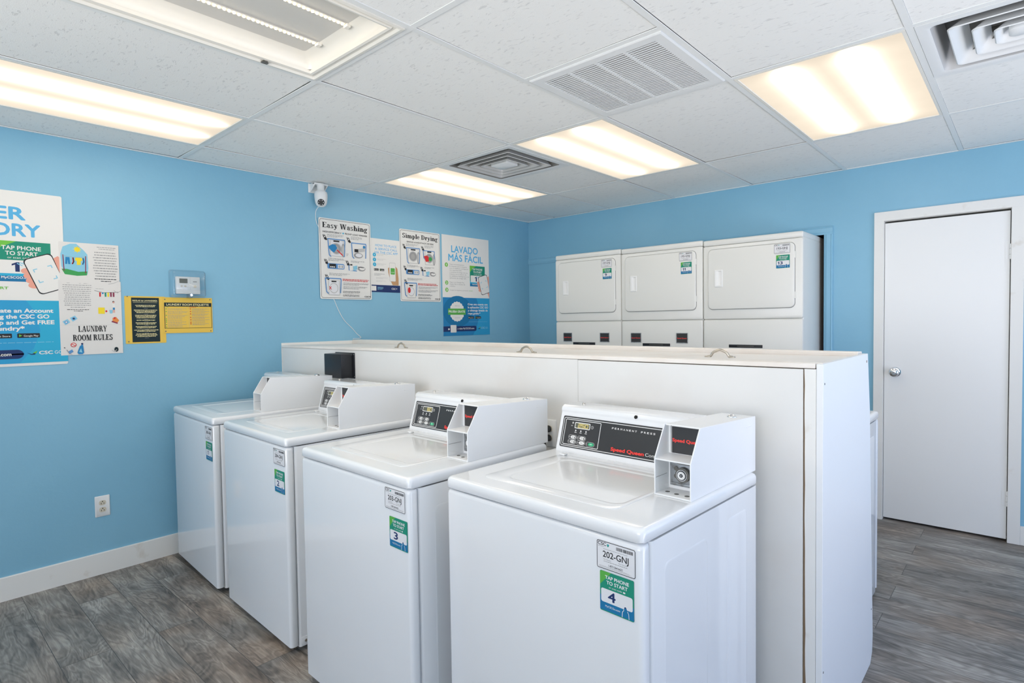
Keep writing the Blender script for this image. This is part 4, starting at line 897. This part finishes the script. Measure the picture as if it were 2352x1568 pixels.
# --- instruction posters
def arrow_icon(p, u, v, s=1.0):
    a = .38; A = lambda x, y: (u+(x*math.cos(a)+y*math.sin(a))*s, v+(-x*math.sin(-a)+y*math.cos(a)*.75)*s*.9)
    q = [(-.022, -.045), (.022, -.045), (.022, .035), (.036, .035), (0, .065), (-.036, .035), (-.022, .035)]
    f_ = lambda x, y: (u+(x+y*.42)*s, v+(y-x*.05)*s*.62)
    p.poly([f_(*k) for k in q], P_BLACK); c = f_(0, -.005); p.circ(c[0], c[1], .011*s, P_WHITE); p.poly([f_(*k) for k in ((-.016, -.04), (.016, -.04), (.016, -.028), (-.016, -.028))], P_LG)
def instruction(y0, y1, z0, z1, title, sub, dryer_, label):
    p = lwall(y0, y1, z0, z1, base=P_WHITE, thick=.002, off=.0022 if dryer_ else .0055, r=.012)
    p.outline(.022, .016, .978, .984, .03, .006, P_BLACK)
    if dryer_: p.slab(title, .07, .94, .118, .064, P_BLACK)
    else: p.slab(title, .065, .935, .117, .066, P_BLACK)
    if dryer_: p.text(sub, .17, .83, .178, .020, P_BLACK, .012)
    else: p.text('HIGH-EFFICIENCY', .07, .42, .178, .020, P_BLACK, .012); p.text('FRONT LOAD WASHER', .485, .93, .178, .020, P_BLACK, .012)
    if not dryer_: p.circ(.452, .167, .014, P_CYAN)
    M_ = P_GREY
    blocks = [(.15, .195, .47, .235, 3), (.60, .195, .86, .238, 3), (.16, .49, .48, .53, 3), (.59, .505, .86, .532, 2), (.17, .675, .57, .712, 3)]
    for b_ in blocks: p.micro(*b_[:4], b_[4], M_, .45)
    for u, v in ((.105, .235), (.555, .24), (.12, .535), (.525, .535), (.13, .725)): arrow_icon(p, u, v, 1.0)
    def framebox(u0, v0, u1, v1, wd=.016, sl=.02): p.stroke([(u0, v0), (u0+sl, v1-.02), (u0+sl+.03, v1)], wd, P_FRAME); p.stroke([(u0, v0), (u1, v0), (u1+.005, v0+.02), (u1-sl*.5, v1-.01)], wd, P_FRAME)
    def machine(u0, v0, u1, v1, op):
        W_, H_ = u1-u0, v1-v0
        p.rect(u0, v0, u1, v1, P_LG); p.rect(u0+W_*.03, v0+H_*.02, u1-W_*.03, v1-H_*.03, P_LAB if not dryer_ else P_WHITE); p.rect(u0+W_*.25, v0+H_*.02, u0+W_*.7, v0+H_*.11, P_BLACK)
        cx, cy = u0+W_*.46, v0+H_*.52
        p.ell(cx, cy, W_*.40, H_*.36, P_LG); p.ell(cx, cy, W_*.34, H_*.30, P_GREY if op != 'shut' else P_LAB)
        if op != 'shut':
            p.ell(cx-W_*.02, cy+H_*.02, W_*.20, H_*.20, P_MG); p.ell(u1-W_*.02, cy+H_*.08, W_*.15, H_*.42, P_GREY); p.ell(u1-W_*.02, cy+H_*.08, W_*.10, H_*.34, P_LG)
    machine(.20, .262, .45, .465, 'open'); framebox(.16, .252, .475, .47)
    if not dryer_:
        p.poly([(.17, .345), (.24, .315), (.30, .32), (.33, .36), (.27, .42), (.22, .40), (.18, .37)], P_DB); p.stroke([(.33, .385), (.43, .445)], .02, P_RED)
        p.rect(.665, .35, .74, .39, P_BLACK); p.poly([(.74, .345), (.87, .33), (.875, .37), (.75, .39)], P_LG); p.ell(.74, .43, .09, .035, P_GREY); p.ell(.75, .428, .065, .024, P_LAB); p.circ(.86, .315, .025, P_DB)
        framebox(.61, .275, .895, .47, .016, .015); p.micro(.505, .42, .55, .455, 2, P_MG)
    else:
        machine(.61, .272, .84, .47, 'open'); p.poly([(.58, .35), (.66, .335), (.72, .37), (.70, .42), (.63, .43), (.60, .39)], P_RED); p.ell(.74, .385, .045, .03, P_GRASS); framebox(.565, .27, .845, .39, .014, .01)
    p.rrect(.14, .555, .46, .622, .025, P_FRAME); p.rect(.175, .56, .30, .612, P_BLACK); p.rect(.335, .568, .445, .612, P_WHITE)
    for k in range(3): p.rect(.19+k*.032, .592, .214+k*.032, .606, P_WHITE); p.rect(.352+k*.03, .575, .372+k*.03, .605, P_LG if k % 2 else P_GREY)
    p.stroke([(.545, .565), (.55, .625), (.70, .632)], .014, P_FRAME); p.rect(.56, .565, .625, .63, P_WHITE); p.rect(.575, .548, .615, .565, P_BLACK); p.poly([(.63, .575), (.71, .56), (.71, .61), (.64, .63)], P_LBLUE); p.ell(.80, .60, .075, .03, P_GREY); p.ell(.81, .597, .055, .02, P_WHITE); p.stroke([(.73, .58), (.84, .585)], .01, P_BLACK)
    machine(.155, .768, .36, .95, 'shut'); framebox(.095, .742, .385, .93)
    if dryer_: p.ell(.205, .845, .035, .04, P_RED)
    else: p.stroke([(.165, .845), (.205, .88)], .011, P_RED); p.stroke([(.20, .845), (.168, .88)], .011, P_RED)
    p.micro(.42, .742, .945, .775, 2, P_RED, .6, last=.95); p.micro(.43, .79, .945, .825, 3, M_, .45); p.micro(.43, .835, .945, .875, 3, M_, .45)
    p.micro(.42, .895, .78, .925, 3, P_BLACK, .45, last=.9); p.micro(.42, .94, .78, .968, 3, P_BLACK, .45, last=.9)
    p.text('CSC', .845, .935, .968, .017, P_BLACK, .03); p.poly([(.945, .952), (.968, .95), (.958, .972)], P_BLACK)
    return tag(p.build('wall_poster'), label, 'poster', 'laundry posters')
instruction(-2.389, -1.943, 1.583, 2.182, 'Easy Washing', 'HIGH-EFFICIENCY    FRONT LOAD WASHER', False, 'white framed poster headed Easy Washing below the security camera')
instruction(-1.660, -1.220, 1.578, 2.179, 'Simple Drying', 'SINGLE-LOAD/STACK DRYERS', True, 'white framed poster headed Simple Drying, left of the blue Spanish poster')
# --- service call poster tucked between them
p = lwall(-1.955, -1.640, 1.647, 2.075, base=P_WHITE, thick=.001, off=.0006)
for k, (s, u0, u1) in enumerate((('HOW TO PLACE', .19, .84), ('A SERVICE CALL', .175, .86), ('VIA THE CSC APP', .155, .88))): p.text(s, u0, u1, .145+.066*k, .042, P_BLUE, .015)
for k in range(3):
    p.circ(.155, .305+.09*k, .05, P_CYAN); (p.one(.158, .318, .012, .028, P_WHITE) if k == 0 else p.text(str(k+1), .143, .169, .318+.09*k, .028, P_WHITE)); p.micro(.23, .285+.09*k, .56, .325+.09*k, 2, P_LG, .35)
store_badges(p, .135, .56, .14, .04, .03); p.micro(.14, .655, .46, .70, 2, P_GREY, .45); p.micro(.19, .725, .56, .755, 2, P_LG, .4); p.micro(.19, .785, .48, .81, 2, P_LG, .4)
p.poly([(.56, .545), (.60, .52), (.62, .64), (.86, .86), (.70, .86), (.62, .76), (.57, .62)], P_TAN); p.poly([(.80, .50), (.86, .54), (.89, .72), (.89, .86), (.70, .86), (.74, .78)], P_TAN)
p.rrect(.605, .43, .80, .79, .03, P_LG); p.rrect(.612, .437, .793, .783, .028, P_WHITE); p.rrect(.64, .535, .775, .655, .02, P_GREEN); p.text('CSC GO', .66, .755, .625, .02, P_WHITE)
p.rect(0, .865, 1, 1, P_NAVY); p.rrect(.05, .885, .19, .975, .008, P_WHITE); p.micro(.23, .905, .43, .96, 3, P_LBLUE, .5, last=.7); p.text('CSC', .66, .79, .945, .032, P_WHITE, .03); p.poly([(.81, .915), (.84, .92), (.825, .945)], P_WHITE)
tag(p.build('wall_poster'), 'small HOW TO PLACE A SERVICE CALL poster between the two framed posters', 'poster', 'laundry posters')
# --- paper sheets
p = lwall(-3.918, -3.645, 1.640, 1.862, thick=.0008, off=.0032, base=P_PAPER)
p.poly([(.03, .60), (.02, .30), (.06, .12), (.18, .04), (.28, .03), (.40, .18), (.46, .28), (.47, .62), (.45, .78), (.28, .80), (.10, .78)], P_LBLUE)
p.poly([(.03, .66), (.12, .66), (.30, .72), (.45, .70), (.44, .80), (.28, .82), (.08, .79)], P_GRASS); p.circ(.295, .17, .048, P_SUN)
for k in range(8): p.stroke([(.295+.052*math.cos(R(45*k)), .17+.064*math.sin(R(45*k))), (.295+.065*math.cos(R(45*k)), .17+.08*math.sin(R(45*k)))], .012, P_SUN)
p.stroke([(.06, .32), (.07, .70)], .016, P_MAG); p.stroke([(.43, .33), (.42, .74)], .016, P_MAG); p.stroke([(.06, .34), (.25, .37), (.43, .35)], .005, P_GREY)
p.poly([(.10, .37), (.165, .37), (.175, .54), (.14, .54), (.133, .43), (.125, .54), (.09, .54)], P_DB); p.poly([(.26, .37), (.36, .37), (.375, .44), (.345, .45), (.345, .55), (.28, .55), (.28, .45), (.25, .44)], P_SUN)
for k, (u, m) in enumerate(((.215, P_RED), (.225, P_BLACK), (.385, P_BLACK), (.395, P_DB))): p.stroke([(u, .38), (u+.008, .47), (u-.012, .53)], .016, m)
p.micro(.62, .07, .96, .16, 2, P_GREY, .42, 'C', .8); p.micro(.54, .20, .98, .86, 10, P_GREY, .38, 'C', .8); p.micro(.54, .87, .98, .98, 2, P_BLACK, .38, 'C', .4)
p.stroke([(.80, .995), (.90, .97), (1.0, .90)], .008, P_LG)
tag(p.build('paper_notice'), 'wrinkled Spanish paper notice with a clothes line drawing', 'notice', 'paper laundry notices')
p = lwall(-3.927, -3.640, 1.246, 1.655, thick=.0008, off=.0026, base=P_PAPER); p.vs = 1.08
p.micro(.10, .025, .46, .045, 1, P_BLACK, .6, last=1); p.micro(.06, .055, .52, .355, 12, P_GREY, .36, 'C', .5); p.micro(.09, .36, .50, .395, 2, P_BLACK, .4, 'C', .35)
p.text('no smoking', .58, .72, .105, .010, P_GREY) if False else p.micro(.58, .095, .71, .104, 1, P_GREY, last=1)
p.stroke([(.56, .12), (.70, .145), (.95, .135)], .006, P_BLACK); p.stroke([(.88, .115), (.94, .145), (1.0, .115)], .006, P_GREY)
for k, m in enumerate((P_RED, P_DB, P_TEAL, P_SUN, P_MAG, P_BROWN if False else P_MAG)): p.rect(.635+k*.045, .142, .662+k*.045, .142+(.02 if k == 1 else .055), m)
p.circ(.865, .262, .018, P_BLACK); p.circ(.867, .268, .014, P_SKIN); p.poly([(.845, .285), (.885, .285), (.89, .335), (.85, .335)], P_WHITE); p.rect(.852, .335, .885, .365, P_DB); p.stroke([(.858, .365), (.856, .40)], .012, P_SKIN); p.stroke([(.88, .365), (.88, .40)], .012, P_SKIN)
p.rect(.61, .335, .715, .415, P_SUN); p.circ(.742, .382, .017, P_RED); p.poly([(.79, .365), (.85, .365), (.84, .41), (.80, .41)], P_LBLUE)
for cu, cv in ((.215, .472), (.10, .515)):
    p.poly([(cu-.06, cv-.005), (cu+.02, cv-.035), (cu+.06, cv+.005), (cu-.015, cv+.04)], P_LBLUE); p.ell(cu, cv+.003, .028, .017, P_FRAME); p.ell(cu, cv+.003, .015, .009, P_BLACK if cu > .2 else P_WHITE)
p.poly([(.84, .47), (.90, .455), (.95, .50), (.92, .53), (.84, .51)], P_ORN); p.poly([(.83, .505), (.93, .53), (.92, .545), (.82, .52)], P_MAG); p.circ(.875, .47, .018, P_RED)
p.slab('LAUNDRY', .28, .74, .640, .073, P_BLACK); p.slab('ROOM RULES', .19, .83, .750, .073, P_BLACK)
p.ell(.195, .80, .045, .027, P_RED); p.ell(.195, .80, .033, .019, P_PAPER); p.stroke([(.165, .79), (.225, .812)], .012, P_RED)
p.poly([(.25, .90), (.29, .82), (.335, .795), (.345, .82), (.355, .90), (.335, .925), (.27, .925)], P_DB); p.poly([(.275, .89), (.31, .845), (.33, .90)], P_LBLUE); p.rect(.315, .78, .345, .80, P_NAVY)
p.stroke([(.09, .86), (.13, .91), (.17, .96)], .012, P_GREY); p.poly([(.11, .88), (.17, .855), (.19, .885), (.13, .91)], P_FRAME); p.stroke([(.05, .83), (.065, .835)], .012, P_BLACK)
p.ell(.885, .875, .035, .03, P_DKGREEN); p.stroke([(.81, .885), (.85, .905), (.89, .88)], .012, P_LG); p.stroke([(.93, .955), (.955, .955), (.965, .945)], .014, P_GREY)
p.rect(0, .552, 1, .5535, P_LG)
tag(p.build('paper_notice'), 'long creased paper sheet titled LAUNDRY ROOM RULES', 'notice', 'paper laundry notices')
# --- yellow signs
p = lwall(-3.6245, -3.414, 1.297, 1.575, thick=.0015, off=.0008, base=P_YEL, r=.004)
p.rect(.16, .03, .845, .97, P_DKGREEN); p.text('REGLAS de LAVANDER\u00cdA', .195, .805, .108, .030, P_CREAMT, .03); p.rect(.20, .13, .80, .1345, P_CREAMT)
for v, n in ((.185, 2), (.285, 3), (.395, 3), (.50, 1), (.555, 2), (.635, 2), (.71, 2), (.79, 3)):
    p.micro(.20, v, .81, v+.027*n, n, P_CREAMT, .62, 'C', .75); p.rect(.46, v+.027*n+.012, .56, v+.027*n+.015, P_LG)
for u, v in ((.07, .955), (.07, -.012+.02)): p.circ(u, v, .016, STEELD)
tag(p.build('wall_sign'), 'yellow sign with a dark green panel headed REGLAS de LAVANDER\u00cdA', 'sign', 'yellow laundry signs')
p = lwall(-3.426, -3.1455, 1.354, 1.572, thick=.0015, off=.0026, base=P_YEL, r=.003)
p.rect(.02, .145, .985, .87, P_DKGREEN); p.rect(.032, .255, .975, .858, P_YEL); p.text('LAUNDRY ROOM ETIQUETTE', .065, .925, .228, .056, P_CREAMT, .03)
p.rect(.508, .26, .511, .858, P_GREY); p.micro(.05, .262, .11, .282, 1, P_GREEN, .8, last=1); p.micro(.525, .262, .66, .282, 1, P_RED, .8, last=1)
for k, (v, n) in enumerate(((.315, 2), (.39, 3), (.495, 3), (.595, 1), (.64, 1), (.685, 2), (.755, 2), (.825, 1))): p.circ(.055, v+.006, .011, P_GREEN); p.micro(.085, v, .49, v+.03*n, n, P_GREY, .4, last=.7)
for k, (v, n) in enumerate(((.315, 2), (.385, 2), (.455, 3), (.555, 2), (.625, 2), (.695, 1), (.74, 2))): p.circ(.54, v+.006, .011, P_RED); p.micro(.57, v, .95, v+.03*n, n, P_GREY, .4, last=.7)
for u, v in ((.955, .05), (.955, .955), (.035, .06), (.035, .945)): p.circ(u, v, .013, STEELD)
tag(p.build('wall_sign'), 'wide yellow sign headed LAUNDRY ROOM ETIQUETTE below the thermostat', 'sign', 'yellow laundry signs')

# --- thermostat inside its clear guard
th = thing('thermostat', 'white thermostat inside a clear plastic guard', 'thermostat', (0, -3.288, 1.594), math.pi/2)
b = MB(); b.box(-.068, .068, -.024, -.0004, 0, .106, WHITEP, .003); b.box(-.068, .068, -.0243, -.023, .0245, .0252, P_LG); b.box(.011, .0117, -.0243, -.023, .025, .106, P_LG); b.build('body', th)
b = MB(); b.box(-.050, -.004, -.0252, -.0235, .066, .094, LCD, .0008); b.build('display', th, smooth=0)
for x in (-.038, -.018): b = MB(); b.cyl((x, -.0245, .047), (0, -1, 0), .006, .003, IVORY, 18); b.build('button', th)
b = MB(); b.cyl((.038, -.0245, .047), (0, -1, 0), .0085, .003, IVORY, 18); b.box(.027, .049, -.0248, -.0235, .074, .079, P_GREY); b.build('switch', th)
cl = bpy.data.materials.new('clear acrylic'); cl.use_nodes = True; nt = cl.node_tree; nt.nodes.clear()
o_ = nt.nodes.new('ShaderNodeOutputMaterial'); mx_ = nt.nodes.new('ShaderNodeMixShader'); tr = nt.nodes.new('ShaderNodeBsdfTransparent'); gl_ = nt.nodes.new('ShaderNodeBsdfGlossy'); tr.inputs[0].default_value = (.88, .91, .93, 1); gl_.inputs['Roughness'].default_value = .12
lw = nt.nodes.new('ShaderNodeLayerWeight'); lw.inputs[0].default_value = .25; mr = nt.nodes.new('ShaderNodeMapRange'); mr.inputs[3].default_value = .06; mr.inputs[4].default_value = .55
nt.links.new(lw.outputs['Facing'], mr.inputs[0]); nt.links.new(mr.outputs[0], mx_.inputs[0]); nt.links.new(tr.outputs[0], mx_.inputs[1]); nt.links.new(gl_.outputs[0], mx_.inputs[2]); nt.links.new(mx_.outputs[0], o_.inputs[0])
b = MB(); q = lambda k, y, rr: rloop(-.100+k, .100-k, k, .164-k, rr, y, 5, 'xz')
b.loft([q(-.003, -.0006, .014), q(-.003, -.010, .014), q(.002, -.012, .013), q(.006, -.045, .012), q(.012, -.052, .010), q(.014, -.050, .010), q(.008, -.044, .012), q(.004, -.010, .013), q(.004, -.0006, .013)][:5], cl, False, True); gc = b.build('guard_cover', th, smooth=50); gc.location = (0, 0, -.020); tag(gc, 'clear plastic guard')
b = MB(); b.cyl((.004, -.056, .012), (0, -1, 0), .008, .012, CHROME, 18, bev=.002); b.box(-.006, .014, -.050, -.004, -.006, .022, cl, .002); b.build('lock', gc)

# --- security camera and its cord
sc_ = thing('security_camera', 'white dome security camera on a bracket under the ceiling', 'camera', (0, -2.395, 2.245))
b = MB(); b.box(.0006, .006, -.066, .066, .105, .170, WHITEP, .003); b.box(.004, .075, -.020, .020, .156, .170, WHITEP, .004)
for s in (-1, 1): b.prism([(.004, .108), (.07, .158), (.07, .166), (.004, .168)], 'y', s*.05-.004, s*.05+.004, WHITEP, .001)
b.box(.045, .072, -.054, .054, .158, .168, WHITEP, .002); b.build('bracket', sc_)
b = MB(); b.lathe((.062, 0, .0), (0, 0, 1), [(.001, .0), (.018, .002), (.033, .012), (.041, .030), (.044, .052), (.046, .070), (.046, .092), (.042, .106), (.030, .116), (.026, .120), (.026, .158), (.020, .160)], WHITEP, 32); bd = b.build('dome', sc_, smooth=60)
cdir = Vector((.62, -.36, -.25)).normalized(); cc = Vector((.062, 0, .040))
b = MB(); b.cyl(cc+cdir*.040, cdir, .024, .010, BLACK, 26, r2=.022); b.cyl(cc+cdir*.0458, cdir, .0095, .003, PANELB, 20)
qm = cdir.to_track_quat('Z', 'Y').to_matrix()
for k in range(6): b.cyl(cc+cdir*.0453+qm @ Vector((.016*math.cos(R(60*k)), .016*math.sin(R(60*k)), 0)), cdir, .003, .002, WHITEP, 10)
b.build('lens', sc_)
b = MB()
cord = [(.045, -2.405, 2.250), (.02, -2.412, 2.225), (.004, -2.409, 2.19), (.003, -2.402, 2.14), (.0028, -2.375, 2.08), (.0028, -2.36, 1.95), (.0028, -2.31, 1.75), (.0028, -2.28, 1.60), (.0028, -2.271, 1.572), (.004, -2.235, 1.49), (.004, -2.19, 1.42), (.004, -2.125, 1.36), (.004, -2.085, 1.318), (.006, -2.052, 1.290), (.02, -2.08, 1.281), (.035, -2.14, 1.2815)]
b.tube(catmull(cord, 6), .0022, WHITEP, 6)
tag(b.build('camera_cord'), 'thin white cord hanging from the security camera behind the poster', 'cord')
